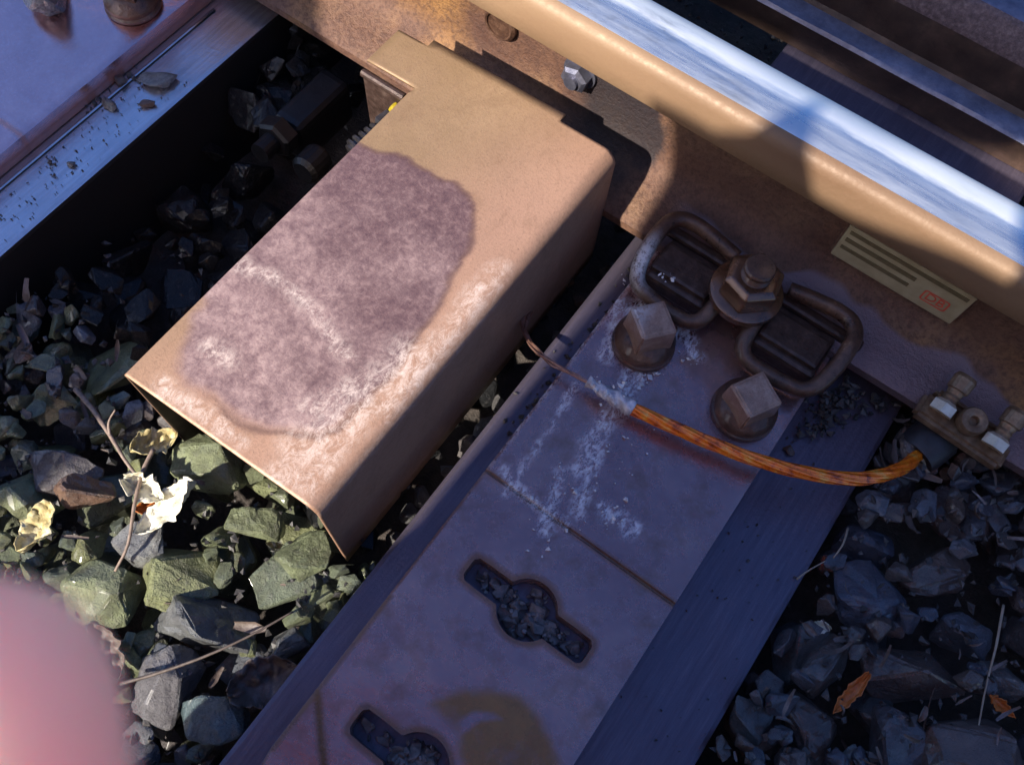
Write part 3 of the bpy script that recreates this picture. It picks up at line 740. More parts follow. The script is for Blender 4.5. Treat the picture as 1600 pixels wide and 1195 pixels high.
coach(1006, 534, math.radians(52), 'square headed coach screw dusted with white chalk beside the left clip loop', (-.03, .04), (-.012, .006, .016))
coach(1163, 640, math.radians(60), 'clean brown square headed coach screw below the right clip loop', (.02, -.05))

# ------------------------------------------------------------------ copper cable
cp = [(at(x, y, z)) for x, y, z in [(1432, 712, .018), (1415, 728, .026), (1380, 742, .034), (1330, 748, .038), (1255, 738, .040), (1180, 718, .038), (1110, 692, .036), (1040, 662, .034), (985, 637, .033)]]
CAB = thing('copper_cable', 'bright orange copper rope cable curving over the plate to the rail clamp', 'cable', (.05, .29, .02))
bm = bmesh.new(); tube(bm, catmull(cp, 10), lambda t: .0048 - .0003 * t, 14, wob=.10)
obj('rope', bm, 'copper', CAB, smooth=True)
# outer strands laid round the rope
path = catmull(cp, 10)
for s in range(7):
    pts = []; u = v = None
    for i, p in enumerate(path):
        d = (path[min(i + 1, len(path) - 1)] - path[max(i - 1, 0)]).normalized()
        if u is None: u, v = frame_for(d)
        else: u = (u - d * u.dot(d)).normalized(); v = d.cross(u)
        a = i * .10 + s * 2 * PI / 7
        pts.append(p + (u * math.cos(a) + v * math.sin(a)) * (.0037 - .0002 * i / len(path)))
    bm = bmesh.new(); tube(bm, pts, .0017, 7); obj('strand', bm, 'copper', CAB, smooth=True)
sp = [at(x, y, z) for x, y, z in [(990, 638, .033), (968, 625, .034), (945, 612, .035), (918, 596, .035)]]
bm = bmesh.new(); tube(bm, catmull(sp, 8), lambda t: .0066 * (1 - .45 * t) + .0007 * math.sin(t * 20), 14, wob=.5); obj('solder_joint', bm, 'solder', CAB, smooth=True)
for s in range(9):
    j = lambda q: (random.random() - .5) * q
    pts = [at(x + j(w_), y + j(w_), z + j(w_ * .0003)) for x, y, z, w_ in [(930, 604, .035, 3), (895, 585, .034, 5), (862, 568, .032, 9), (838, 548, .028, 10), (824, 526, .020, 9), (820, 505, .010, 12), (825, 480, -.004, 16)]]
    bm = bmesh.new(); tube(bm, catmull(pts, 6), .0008, 6); obj('frayed_wire', bm, 'wire', CAB, smooth=True)

# ------------------------------------------------------------------ cable clamp on the rail foot
KL = thing('cable_clamp', 'small brass clamp with two bolts and a black rubber collar on the rail foot', 'cable clamp', (.157, .40, .03))
A_, B_ = at(1470, 640, .038), at(1545, 690, .038)
ux = (B_ - A_).normalized(); ux.z = 0; uy = Vector((-ux.y, ux.x, 0)); mid = (A_ + B_) / 2
def kbox(bm, a0, a1, b0, b1, z0, z1, bev):
    vs = box(bm, a0, a1, b0, b1, z0, z1, 0)
    for v_ in vs: v_.co = mid * 1.0 + ux * v_.co.x + uy * v_.co.y + Vector((0, 0, v_.co.z - mid.z))
    if bev: bmesh.ops.bevel(bm, geom=list({e for v_ in vs for e in v_.link_edges}), offset=bev, segments=2, affect='EDGES')
bm = bmesh.new(); kbox(bm, -.036, .036, -.016, .006, .030, .042, .003); kbox(bm, -.031, .031, .004, .012, .034, .046, .003); obj('clamp_bar', bm, 'brass', KL)
for sx in (-.0215, .0215):
    bc = mid + ux * sx; bc.z = .0
    dirb = (uy * .82 + Vector((0, 0, .42))).normalized()
    base = bc + uy * (-.008) + Vector((0, 0, .046))
    bm = bmesh.new(); hexnut(bm, base, .0098, .010, .3, dirb); nu = obj('nut', bm, 'pale_nut', KL)
    bm = bmesh.new(); lathe(bm, [(.0062, .009), (.0055, .012), (.0062, .014), (.0056, .016), (.0062, .018), (.0066, .0195), (.0082, .0205), (.0086, .030), (.0072, .033)], base, 18, dirb); o_ = obj('bolt', bm, 'brass', KL)
bm = bmesh.new(); e0 = mid + uy * -.002 + Vector((0, 0, .052 - mid.z))
pr = []
lathe(bm, [(.0105, -.006), (.0105, .001), (.0092, .0035), (.0060, .0036), (.0036, .0022), (.0034, -.003)], e0, 26, (-uy * .25 + Vector((0, 0, 1)))); o_ = obj('eyelet', bm, 'brass', KL); smooth_by_angle(o_, 45)
bm = bmesh.new(); c0 = at(1452, 692, .012); c1 = at(1425, 716, .012)
axr = (c1 - c0); axr.z = -.004; axr.normalize()
cc = c0 - axr * .012
lathe(bm, [(.0165, 0), (.0185, .004), (.0180, .022), (.0165, .028), (.0120, .028), (.0100, .012)], cc, 30, axr); o_ = obj('rubber_collar', bm, 'rubber', KL); smooth_by_angle(o_, 45)
bm = bmesh.new()
q = at(1500, 705, .0); lathe(bm, [(.008, 0), (.0095, .003), (.0095, .014), (.006, .018)], q, 18, (.3, -.6, .5)); lathe(bm, [(.0075, 0), (.0085, .003), (.0085, .016), (.005, .020)], at(1488, 735, -.01), 18, (-.3, -.6, .6))
obj('lower_bolt', bm, 'guide', KL)

# ------------------------------------------------------------------ label plate on the web
LB = thing('label_plate', 'tan plastic label with dark bars and a red framed DB mark on the rail web', 'label', (.066, .452, .087))
YL = .4520; tl = (.0135, .1075); br = (.1155, .0685)
bm = bmesh.new(); box(bm, tl[0], br[0], YL - .004, YL + .0012, br[1], tl[1], .0012); obj('plaque', bm, 'label_plate', LB)
bm = bmesh.new(); box(bm, tl[0] - .002, br[0] + .004, YL + .0013, YL + .0040, br[1] - .002, tl[1], .001); obj('backing', bm, 'rail_rust', LB)
Hh = tl[1] - br[1]
for (a, b, c, d) in ((.030, .965, .80, .895), (.030, .60, .565, .67), (.030, .585, .33, .425)):
    bm = bmesh.new(); box(bm, tl[0] + a * .102, tl[0] + b * .102, YL - .00455, YL - .0040, br[1] + c * Hh, br[1] + d * Hh, 0); obj('printed_bar', bm, 'label_print', LB)
# red frame and letters
lx, lz, lw, lh = tl[0] + .80 * .102, br[1] + .39 * Hh, .0205, .0125
bm = bmesh.new()
def rrect(w_, h_, r_, n=5):
    o = []
    for cx_, cz_, a0 in ((w_ / 2 - r_, h_ / 2 - r_, 0), (-w_ / 2 + r_, h_ / 2 - r_, PI / 2), (-w_ / 2 + r_, -h_ / 2 + r_, PI), (w_ / 2 - r_, -h_ / 2 + r_, 1.5 * PI)):
        for k in range(n): o.append((cx_ + r_ * math.cos(a0 + PI / 2 * k / (n - 1)), cz_ + r_ * math.sin(a0 + PI / 2 * k / (n - 1))))
    return o
oo, ii = rrect(lw, lh, .0022), rrect(lw - .0024, lh - .0024, .0014)
vo = [bm.verts.new((lx + x, YL - .00455, lz + z)) for x, z in oo]; vi = [bm.verts.new((lx + x, YL - .00455, lz + z)) for x, z in ii]
for k in range(len(vo)): bm.faces.new((vo[k], vo[(k + 1) % len(vo)], vi[(k + 1) % len(vi)], vi[k]))
obj('logo_frame', bm, 'label_red', LB)
add_text('DB', .0118, (lx, YL - .0045, lz), (PI / 2, 0, 0), 'label_red', LB, .0001)

# ------------------------------------------------------------------ stones
def rock_mesh(name, seed, flat=.62, npts=15, bev=.05, sub=False):
    rnd = random.Random(seed); bm = bmesh.new(); sx, sy, sz = 1, rnd.uniform(.62, .95), flat * rnd.uniform(.8, 1.15)
    for k in range(npts):
        d = Vector((rnd.gauss(0, 1), rnd.gauss(0, 1), rnd.gauss(0, 1))).normalized()
        r = rnd.uniform(.86, 1.08)
        bm.verts.new((d.x * sx * r, d.y * sy * r, d.z * sz * r))
    bmesh.ops.convex_hull(bm, input=bm.verts)
    for v in [v for v in bm.verts if not v.link_faces]: bm.verts.remove(v)
    bmesh.ops.dissolve_limit(bm, angle_limit=.22, verts=bm.verts, edges=bm.edges)
    bmesh.ops.bevel(bm, geom=list(bm.edges), offset=bev, segments=1, affect='EDGES', profile=.6)
    bmesh.ops.triangulate(bm, faces=bm.faces)
    if sub:
        bmesh.ops.subdivide_edges(bm, edges=bm.edges, cuts=2, use_grid_fill=True)
        for v in bm.verts: v.co += v.co.normalized() * (.075 * noise.fractal(v.co * 2.2 + Vector((seed, 0, 0)), 1, 2, 4) + .05 * (abs(noise.noise(v.co * 3.1 + Vector((0, seed, 0)))) - .2))
    else:
        for v in bm.verts: v.co += v.co.normalized() * .03 * noise.noise(v.co * 3 + Vector((seed, 0, 0)))
    me = bpy.data.meshes.new(name); bm.to_mesh(me); bm.free()
    return me
ROCKS = [rock_mesh('rock_shape', 100 + i, random.uniform(.5, .85), random.choice((11, 13, 15, 18))) for i in range(18)]
for r_ in ROCKS: r_.materials.append(M['stone'])
ROCKH = [rock_mesh('rock_shape', 100 + i, random.uniform(.5, .85), random.choice((11, 13, 15, 18)), .05, True) for i in range(18)]
for r_ in ROCKH: r_.materials.append(M['stone'])
ROCKO = []
for r_ in ROCKH[9:]:
    q = r_.copy(); q.materials[0] = M['stone_gap_shade']; ROCKO.append(q)
ROCKG = []
for r_ in ROCKH[:9]:
    q = r_.copy(); q.materials[0] = M['stone_green_sunlit']; ROCKG.append(q)
GX0, GX1, GY0, GY1, RES = -1.05, .70, -.32, 1.05, .004
nx_, ny_ = int((GX1 - GX0) / RES), int((GY1 - GY0) / RES)
gx = GX0 + (np.arange(nx_) + .5) * RES; gy = GY0 + (np.arange(ny_) + .5) * RES
HM = np.array([[bed_h(x, y) for x in gx[::4]] for y in gy[::4]]).repeat(4, 0).repeat(4, 1)[:ny_, :nx_].copy()
if HM.shape != (ny_, nx_): HM = np.pad(HM, ((0, ny_ - HM.shape[0]), (0, nx_ - HM.shape[1])), 'edge')
XX, YY = np.meshgrid(gx, gy)
def settle(x, y, r, hz, sink=.45):
    i0, i1 = max(0, int((x - r - GX0) / RES)), min(nx_, int((x + r - GX0) / RES) + 1)
    j0, j1 = max(0, int((y - r - GY0) / RES)), min(ny_, int((y + r - GY0) / RES) + 1)
    if i1 <= i0 or j1 <= j0: return None
    X, Y = XX[j0:j1, i0:i1], YY[j0:j1, i0:i1]; d2 = ((X - x) ** 2 + (Y - y) ** 2) / (r * r); mk = d2 < 1
    if not mk.any(): return None
    prof_ = hz * np.sqrt(np.clip(1 - d2, 0, 1)); sub = HM[j0:j1, i0:i1]
    z = np.percentile((sub + prof_)[mk], 72 if r > .016 else 42) - sink * hz * .4
    return z, (slice(j0, j1), slice(i0, i1)), mk, prof_
def blocked(x, y, r, z):
    for a, b in ((-.130, .130), (-.80, -.537)):
        if a - r * .72 < x < b + r * .72: return True
    if XL - r * .75 < x < XL + r * .5 and y > YF - .005: return True
    if XR - r * .5 < x < XR + r * .8 and y > YF - .005: return True
    if .385 - r * .5 < y < .54 + r * .5 and z + r * .6 > .016: return True
    if .68 - r * .5 < y < .82 + r: return True
    if -.475 < x < -.39 and .28 < y < .44: return True
    return False
STONES = []   # (x, y, z, r, rotation, variant)
rs = random.Random(11)
def pour(n, rmin, rmax, top, ymax=1.0):
    for _ in range(n):
        x, y = rs.uniform(-1.0, .66), rs.uniform(-.28, ymax); r = rs.uniform(rmin, rmax)
        if y > .56 and rs.random() < .55: continue
        if r < .0165 and -.537 < x < -.15 and y > .10 and rs.random() < .93: continue
        s = settle(x, y, r, r * .62)
        if not s: continue
        z, sl_, mk, pf = s
        lim = top(x, y)
        if z + r * .6 > lim or blocked(x, y, r, z): continue
        sub = HM[sl_]; sub[mk] = np.maximum(sub[mk], (z + pf)[mk])
        STONES.append((x, y, z, r, (rs.uniform(-.6, .6), rs.uniform(-.6, .6), rs.uniform(0, 6.3)), rs.randrange(18)))
def top_lim(x, y):
    if x > .13: return .018 if y < .38 else .0
    if y > .54: return -.01
    if y > .32: return -.01
    if x < -.13: return -.022 if y < .12 else -.05 + .0 * y
    return 0
pour(1500, .024, .036, top_lim); pour(7000, .017, .027, top_lim); pour(14000, .009, .016, lambda x, y: top_lim(x, y) + .004)
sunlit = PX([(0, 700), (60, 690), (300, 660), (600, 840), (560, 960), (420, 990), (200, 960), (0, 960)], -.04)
# hand-set stones that can be recognised in the photograph
SPEC = [('ballast_stone', (275, 905), -.028, .040, 'stone_green_sunlit', 41, (.3, .2, .5)), ('ballast_stone', (165, 930), -.030, .036, 'stone_green_sunlit', 42, (.1, .4, 1.2)),
        ('ballast_stone', (325, 975), -.036, .044, 'stone', 43, (.2, -.3, .3)), ('ballast_stone', (330, 725), -.030, .036, 'stone_green_sunlit', 44, (.4, 0, .2)),
        ('ballast_stone', (395, 825), -.034, .028, 'stone_green_sunlit', 45, (.2, .3, .8)), ('ballast_stone', (450, 905), -.034, .030, 'stone_green_sunlit', 46, (-.2, .3, .1)),
        ('ballast_stone', (55, 775), -.030, .034, 'stone_green_sunlit', 47, (0, .2, .6)), ('ballast_stone', (105, 735), -.032, .034, 'stone', 48, (.2, .1, .1)),
        ('ballast_stone', (138, 770), -.020, .026, 'stone_brown', 49, (.5, .5, .7)), ('ballast_stone', (225, 850), -.024, .026, 'stone_pale', 50, (.4, .1, 1.0)),
        ('ballast_stone', (330, 1115), -.026, .030, 'stone_teal', 51, (.1, .1, .2)), ('ballast_stone', (270, 1075), -.030, .034, 'stone', 52, (.5, .1, .9)),
        ('ballast_stone', (480, 870), -.030, .026, 'stone_green_sunlit', 53, (.5, .2, .9)), ('ballast_stone', (1350, 930), -.002, .032, 'stone', 54, (.1, -.1, .3)),
        ('ballast_stone', (1445, 890), -.010, .038, 'stone_dull', 55, (.2, .1, .8)), ('ballast_stone', (1280, 1035), -.004, .028, 'stone', 56, (.3, .5, 1.0)),
        ('ballast_stone', (1420, 1060), -.006, .042, 'stone_dull', 57, (.1, .3, .3)), ('ballast_stone', (1260, 1130), -.006, .032, 'stone_dull', 58, (.4, .2, 1.8)),
        ('ballast_stone', (1350, 855), -.012, .028, 'stone', 59, (.2, .2, .4)), ('ballast_stone', (1500, 1000), -.010, .028, 'stone', 60, (.7, .1, .4)),
        ('ballast_stone', (1510, 1185), .0, .045, 'stone_dull', 61, (.1, .1, .2)), ('ballast_stone', (1400, 1160), -.004, .034, 'stone', 62, (.1, .4, .2))]
nspec = 0
for nm_, (px, py), z, r, mt, seed, rot in SPEC:
    me_ = rock_mesh('rock_shape', seed, .68, 14, .05, True); me_.materials.append(M[mt])
    p = at(px, py, z)
    o = link_mesh(nm_, me_, None, BED, p - wpos(BED)); o.rotation_euler = rot; o.scale = (r, r, r); nspec += 1
    STONES[:] = [s for s in STONES if (Vector(s[:3]) - p).length > (s[3] + r) * .62 or s[2] < z - .02]
# which of the poured stones does the photograph show largest? look from the camera
bpy.context.view_layer.update(); dg = bpy.context.evaluated_depsgraph_get()
cand = []; eye = Vector((0, 0, CAMH))
for s in STONES:
    p = Vector(s[:3]) + Vector((0, 0, s[3] * .6)); px, py = to_px(p)
    if not (-20 < px < 1620 and -20 < py < 1215): continue
    d = p - eye; L = d.length; hit, loc, *_ = SC.ray_cast(dg, eye + d.normalized() * .1, d.normalized(), distance=L - .1 - s[3] * .3)
    if hit: continue
    cover = HM[min(ny_ - 1, max(0, int((s[1] - GY0) / RES))), min(nx_ - 1, max(0, int((s[0] - GX0) / RES)))]
    if cover > s[2] + s[3] * 1.7: continue
    cand.append((s[3] / L, s))
cand.sort(key=lambda q: -q[0]); single = {id(s) for _, s in cand[:300 - nspec]}
bmj = bmesh.new(); bmg = bmesh.new(); bmo = bmesh.new()
for s in STONES:
    x, y, z, r, rot, k = s
    sunlit_green = inside((x, y), sunlit) or (x < -.13 and y < .1 and k % 2 == 0)  # stones of the sunlit patch take the lighter green material
    gap_shade = -.537 < x < -.16 and y > .075 + .02 * noise.noise(Vector((x * 20, y * 20, 0)))  # stones in the gap take the shade-darkened material
    if id(s) in single:
        src = ROCKO[k % 9] if gap_shade else (ROCKG[k % 9] if sunlit_green else ROCKH[k])
        o = bpy.data.objects.new('ballast_stone', src); COL.objects.link(o); o.parent = BED
        o.location = (x, y, z); o.rotation_euler = rot; o.scale = (r, r * random.uniform(.8, 1), r)
    else:
        tgt = bmo if gap_shade else (bmg if sunlit_green else bmj)
        Mx = Matrix.Translation((x, y, z)) @ Matrix.Rotation(rot[2], 4, 'Z') @ Matrix.Rotation(rot[0], 4, 'X') @ Matrix.Rotation(rot[1], 4, 'Y') @ Matrix.Diagonal((r, r, r, 1))
        n0 = len(tgt.verts); tgt.from_mesh(ROCKS[k]); tgt.verts.ensure_lookup_table()
        for v in tgt.verts[n0:]: v.co = Mx @ v.co
T(obj('lower_gap_shade_stones', bmo, 'stone_gap_shade_low', BED), kind='stuff'); T(obj('lower_stones', bmj, 'stone_low', BED), kind='stuff'); T(obj('lower_sunlit_green_stones', bmg, 'stone_green_sunlit_low', BED), kind='stuff')

# ------------------------------------------------------------------ fine grit, joined
def height(x, y):
    i, j = int((x - GX0) / RES), int((y - GY0) / RES)
    return HM[j, i] if 0 <= i < nx_ and 0 <= j < ny_ else -.1
def chips(name, spots, mat, parent=None):
    """spots: (x, y, z, size) -> many little four- to six-sided chips in one mesh"""
    V, F = [], []
    for x, y, z, s in spots:
        b = len(V); R_ = Matrix.Rotation(random.uniform(0, 6.3), 3, Vector((random.random(), random.random(), random.random() + .1)).normalized())
        for q in ((1, 0, 0), (-1, 0, .1), (0, .8, 0), (0, -.9, .1), (0, 0, .65), (0, 0, -.6)):
            v = R_ @ (Vector(q) + Vector((random.uniform(-.4, .4), random.uniform(-.4, .4), random.uniform(-.35, .35)))) * s * random.uniform(.7, 1.1); V.append((x + v.x, y + v.y, z + v.z))
        for f in ((0, 2, 4), (2, 1, 4), (1, 3, 4), (3, 0, 4), (2, 0, 5), (1, 2, 5), (3, 1, 5), (0, 3, 5)): F.append(tuple(b + k for k in f))
    me_ = bpy.data.meshes.new(name); me_.from_pydata(V, [], F); off = wpos(parent) if parent else Vector((0, 0, 0))
    return T(link_mesh(name, me_, mat, parent, -off), kind='stuff')
sp_ = []
for _ in range(11000):
    x, y = rs.uniform(-1.0, .6), rs.uniform(-.28, .95)
    if -.130 < x < .130 or -.80 < x < -.537 or (x < -.13 and .08 < y < .5 and rs.random() < .9): continue
    sp_.append((x, y, height(x, y) - .004, rs.uniform(.0015, .005)))
chips('ballast_grit', sp_, 'grit', BED)
# gravel in the slots, on the sleeper and beside the fastening
bmk = bmesh.new()
for k in KEYS:
    ok = keyhole(*k, grow=-.0025, n=48)
    for rr0, rr1, cnt, z0, z1 in ((.0090, .0130, 40, -.001, .003), (.0050, .0085, 130, .003, .008), (.0016, .003, 200, .002, .012)):
        for _ in range(cnt):
            x, y = k[0] + rs.uniform(-k[2], k[2]), k[1] + rs.uniform(-k[4], k[4]); r = rs.uniform(rr0, rr1)
            if sdist((x, y), ok) < r * .55: continue
            Mx = Matrix.Translation((x, y, rs.uniform(z0, z1))) @ Matrix.Rotation(rs.uniform(0, 6.3), 4, 'Z') @ Matrix.Rotation(rs.uniform(-.9, .9), 4, 'X') @ Matrix.Diagonal((r, r, r, 1))
            n0 = len(bmk.verts); bmk.from_mesh(ROCKS[rs.randrange(18)]); bmk.verts.ensure_lookup_table()
            for v in bmk.verts[n0:]: v.co = Mx @ v.co
T(obj('slot_gravel', bmk, 'slot_rock', BP), kind='stuff')
sp_ = []
deb = PX([(1260, 590), (1330, 590), (1400, 640), (1330, 660), (1290, 690), (1230, 690), (1250, 650)], .0)
for _ in range(900):
    p = at(rs.uniform(1220, 1420), rs.uniform(570, 710), .0)
    if inside((p.x, p.y), deb) and rs.random() < sm(0, .02, sdist((p.x, p.y), deb)) + .15: sp_.append((p.x, p.y, .001 + rs.random() * .006, rs.uniform(.0015, .0055)))
for _ in range(90): sp_.append((rs.uniform(.064, .128), rs.uniform(-.1, .36), .0008, rs.uniform(.0006, .0016)))
for _ in range(60): sp_.append((-.1065 - abs(rs.gauss(0, .006)), rs.uniform(.2, .40), .001, rs.uniform(.0008, .0035)))
chips('loose_dirt', sp_, 'grit')
T(bpy.data.objects['loose_dirt'], kind='stuff')
bm = bmesh.new()
# white chalk crumbs
sp_ = []
for (px, py, z, w_, n) in ((1000, 450, .022, 26, 40), (1035, 435, .046, 8, 5), (1055, 435, .042, 8, 5), (1010, 470, .022, 22, 22), (1015, 575, .021, 22, 26), (985, 600, .021, 26, 14), (1075, 560, .021, 14, 10), (955, 620, .041, 18, 16), (930, 600, .040, 10, 10), (960, 700, .021, 45, 22), (890, 780, .021, 50, 22), (860, 830, .021, 40, 10), (960, 810, .021, 16, 16), (1165, 560, .021, 20, 6)):
    for _ in range(n):
        p = at(px + rs.gauss(0, w_ * .6), py + rs.gauss(0, w_ * .6), z); sp_.append((p.x, p.y, z, abs(rs.gauss(0, .0011)) + .0005))
chips('chalk_crumbs', sp_, 'chalk')

# ------------------------------------------------------------------ stones lying on the left sleeper
def big_rock(name, px, py, z, r, mt, seed, rot, label, cat='stone', flat=.5, sc=(1, 1, 1)):
    me_ = rock_mesh('rock_shape', seed, flat, 12, .06, True); me_.materials.append(M[mt]); p = at(px, py, z)
    zmin = min((Matrix.Rotation(rot, 3, 'Z') @ v.co).z for v in me_.vertices) * r * sc[2]
    o = link_mesh(name, me_, None, None, (p.x, p.y, z - zmin - r * .05)); o.rotation_euler = (0, 0, rot); o.scale = (r * sc[0], r * sc[1], r * sc[2])
    return T(o, label, cat)
big_rock('stone', 246, 128, .0, .0175, 'stone_pale', 71, .8, 'largest pale grey stone lying on the wet sleeper edge at upper left', flat=.4, sc=(1.15, 1, 1))
big_rock('stone', 170, 172, .0, .0135, 'stone_pale', 72, 2.2, 'pale pointed stone on the wet sleeper, nearest the plate edge', flat=.4, sc=(1.1, 1, 1))
big_rock('stone', 190, 131, .0, .0085, 'stone', 73, .3, 'small round dark stone between the two pale stones on the wet sleeper')
big_rock('stone', 231, 165, .0, .0072, 'stone_brown', 74, 1.0, 'tiny round brown pebble on the wet sleeper below the largest pale stone')
big_rock('stone', 111, 258, .0, .0055, 'stone_pale', 75, 1.0, 'tiny whitish pebble lying alone low on the wet sleeper')
big_rock('stone', 82, 6, .02, .034, 'stone_teal', 76, .4, 'rounded teal blue stone lying on the lavender plate at the top left', flat=.6)
sp_ = [(at(px + rs.gauss(0, 9), py + rs.gauss(0, 9), 0).x, at(px, py + rs.gauss(0, 9), 0).y, .001, rs.uniform(.001, .0035)) for px, py in ((160, 140), (150, 155), (175, 120), (205, 120), (140, 165), (88, 262)) for _ in range(9)]
sp_ += [(rs.uniform(-.583, -.545), rs.uniform(.06, .30), .0005, rs.uniform(.0005, .0014)) for _ in range(140)]
T(chips('sleeper_grit', sp_, 'grit'), kind='stuff')
p = at(208, 6, .022); CS2 = thing('coach_screw', 'wet brown coach screw on the lavender plate at the top edge of the picture', 'coach screw', (p.x, p.y, .02))
bm = bmesh.new(); lathe(bm, [(.0250, .0004), (.0255, .003), (.0238, .005), (.0245, .0072), (.0240, .0100), (.0165, .0165), (.0140, .018)], (p.x, p.y, .02), 40); o_ = obj('flange', bm, 'fixing', CS2); smooth_by_angle(o_, 40)
bm = bmesh.new(); box(bm, p.x - .013, p.x + .013, p.y - .013, p.y + .013, .036, .062, .002, Matrix.Rotation(.4, 3, 'Z')); obj('square_head', bm, 'fixing', CS2)
# small stone on the dark sleeper
big_rock('stone', 1232, 706, .0, .0058, 'stone_brown', 77, .4, 'pea sized brown stone on the dark sleeper just above the copper cable')

# ------------------------------------------------------------------ leaves, twigs, straw
def leaf(name, px, py, z, L, W, rot, mat, label, curl=.5, seed=0, tilt=(0, 0)):
    bm = bmesh.new(); n, k = 22, 7; rows = []
    for i in range(n + 1):
        t = i / n; wd = W * (math.sin(PI * min(1, t * .96 + .04)) ** .7) * (1 + .5 * noise.noise(Vector((t * 9, seed, 0))))
        row = []
        for j in range(-k, k + 1):
            u = j / k; e = 1 + .45 * noise.noise(Vector((t * 22, u * 2, seed)))
            x = (t - .5) * L; y = u * wd * e; zz = curl * (u * u) * W * .9 + .25 * L * curl * (t - .5) ** 2 * 2 + W * (.45 * noise.noise(Vector((t * 6, u * 2.5, seed + 3))) + .22 * noise.noise(Vector((t * 17, u * 7, seed + 5))))
            row.append(bm.verts.new((x, y, zz)))
        rows.append(row)
    for a, b in zip(rows, rows[1:]):
        for j in range(2 * k): bm.faces.new((a[j], a[j + 1], b[j + 1], b[j]))
    me_ = bpy.data.meshes.new(name); bm.to_mesh(me_); bm.free()
    o = link_mesh(name, me_, mat, None, at(px, py, z), True); o.rotation_euler = (tilt[0], tilt[1], rot)
    sd = o.modifiers.new('thick', 'SOLIDIFY'); sd.thickness = .0004
    return T(o, label, 'leaf')
leaf('dry_leaf', 268, 795, -.006, .056, .012, math.radians(-100), 'leaf_pale', 'bright cream crumpled leaf in the sunlit stones left of the cover box', .7, 3, (.2, .3))
leaf('dry_leaf', 228, 765, -.004, .034, .010, math.radians(10), 'leaf_pale', 'small white torn leaf touching the top of the large cream leaf', .9, 8, (.1, .2))
leaf('dry_leaf', 65, 828, -.012, .040, .012, math.radians(-75), 'leaf_yellow', 'yellow crumbling leaf in the sun at the left edge above the finger', .8, 5, (.2, 0))
leaf('dry_leaf', 238, 697, -.012, .036, .011, math.radians(70), 'leaf_yellow', 'thin tan curled leaf beside the upright twig near the box corner', .8, 9, (.1, .5))
leaf('dry_leaf', 232, 795, -.014, .022, .006, math.radians(60), 'leaf_orange', 'small orange leaf scrap tucked under the cream crumpled leaf', .8, 11, (.1, .5))
leaf('dry_leaf', 1330, 1085, .010, .038, .0048, math.radians(-100), 'leaf_orange', 'bright orange curled leaf among the dark stones at lower right', 1.0, 13, (.3, .2))
leaf('dry_leaf', 1558, 1098, .010, .024, .0042, math.radians(0), 'leaf_orange', 'small orange leaf tip near the right edge by the long straw', 1.0, 17, (.3, .4))
leaf('dry_leaf', 1278, 978, .006, .016, .0048, math.radians(30), 'leaf_pale', 'small pale cream leaf scrap beside the dark sleeper at lower right', .8, 21, (.3, .2))
leaf('dry_leaf', 410, 1060, -.018, .05, .017, math.radians(60), 'litter', 'pinkish brown shrivelled leaf in shade below the sunlit stones', .8, 23, (.3, .2))
leaf('dry_leaf', 175, 1012, -.02, .045, .010, math.radians(-20), 'litter', 'brown leaf strip just right of the blurred finger', .8, 27, (.2, .2))
def stick(name, pts, r, mat, label, cat='twig', side=None):
    P = catmull([at(*p) for p in pts], 8); c = P[0]; t = thing(name, label, cat, c) if side else None
    bm = bmesh.new(); tube(bm, P, lambda t_: r * (1 - .45 * t_), 8, wob=.25)
    if side:
        obj('stem', bm, mat, t, smooth=True)
        for s_ in side:
            bm = bmesh.new(); tube(bm, catmull([at(*p) for p in s_], 6), lambda t_: r * .6 * (1 - .5 * t_), 7, wob=.25); obj('side_shoot', bm, mat, t, smooth=True)
        return t
    return T(obj(name, bm, mat, origin=c, smooth=True), label, cat)
stick('twig', [(118, 608, -.02), (145, 640, -.006), (172, 680, .0), (195, 718, .002), (218, 748, .0)], .0022, 'twig', 'thin forked twig slanting down to the cream leaf from the dark stones', 'twig', [[(172, 682, .0), (170, 660, .004), (180, 640, .008)]])
stick('twig', [(240, 702, -.002), (222, 740, .0), (210, 790, .002), (200, 850, -.002), (180, 892, -.01)], .0019, 'twig', 'brown twig passing under the cream leaf down towards the finger')
stick('twig', [(188, 1068, -.004), (250, 1050, .0), (320, 1025, .004), (390, 993, .004), (458, 955, .0)], .0013, 'shaded_twig', 'long thin dark twig lying across the shaded stones below the sunlit patch')
stick('straw', [(1568, 945, .012), (1556, 1010, .018), (1540, 1075, .016), (1528, 1140, .010)], .0010, 'straw', 'long pale straw standing over the dark stones near the right edge', 'straw')
stick('straw', [(1325, 825, .004), (1317, 850, .010), (1302, 872, .006)], .0009, 'straw', 'short pale straw beside the dark sleeper at right', 'straw')
stick('straw', [(1245, 905, .004), (1262, 892, .004), (1290, 876, .004)], .0008, 'straw', 'fine hair like straw lying flat near the dark sleeper edge at right', 'straw')
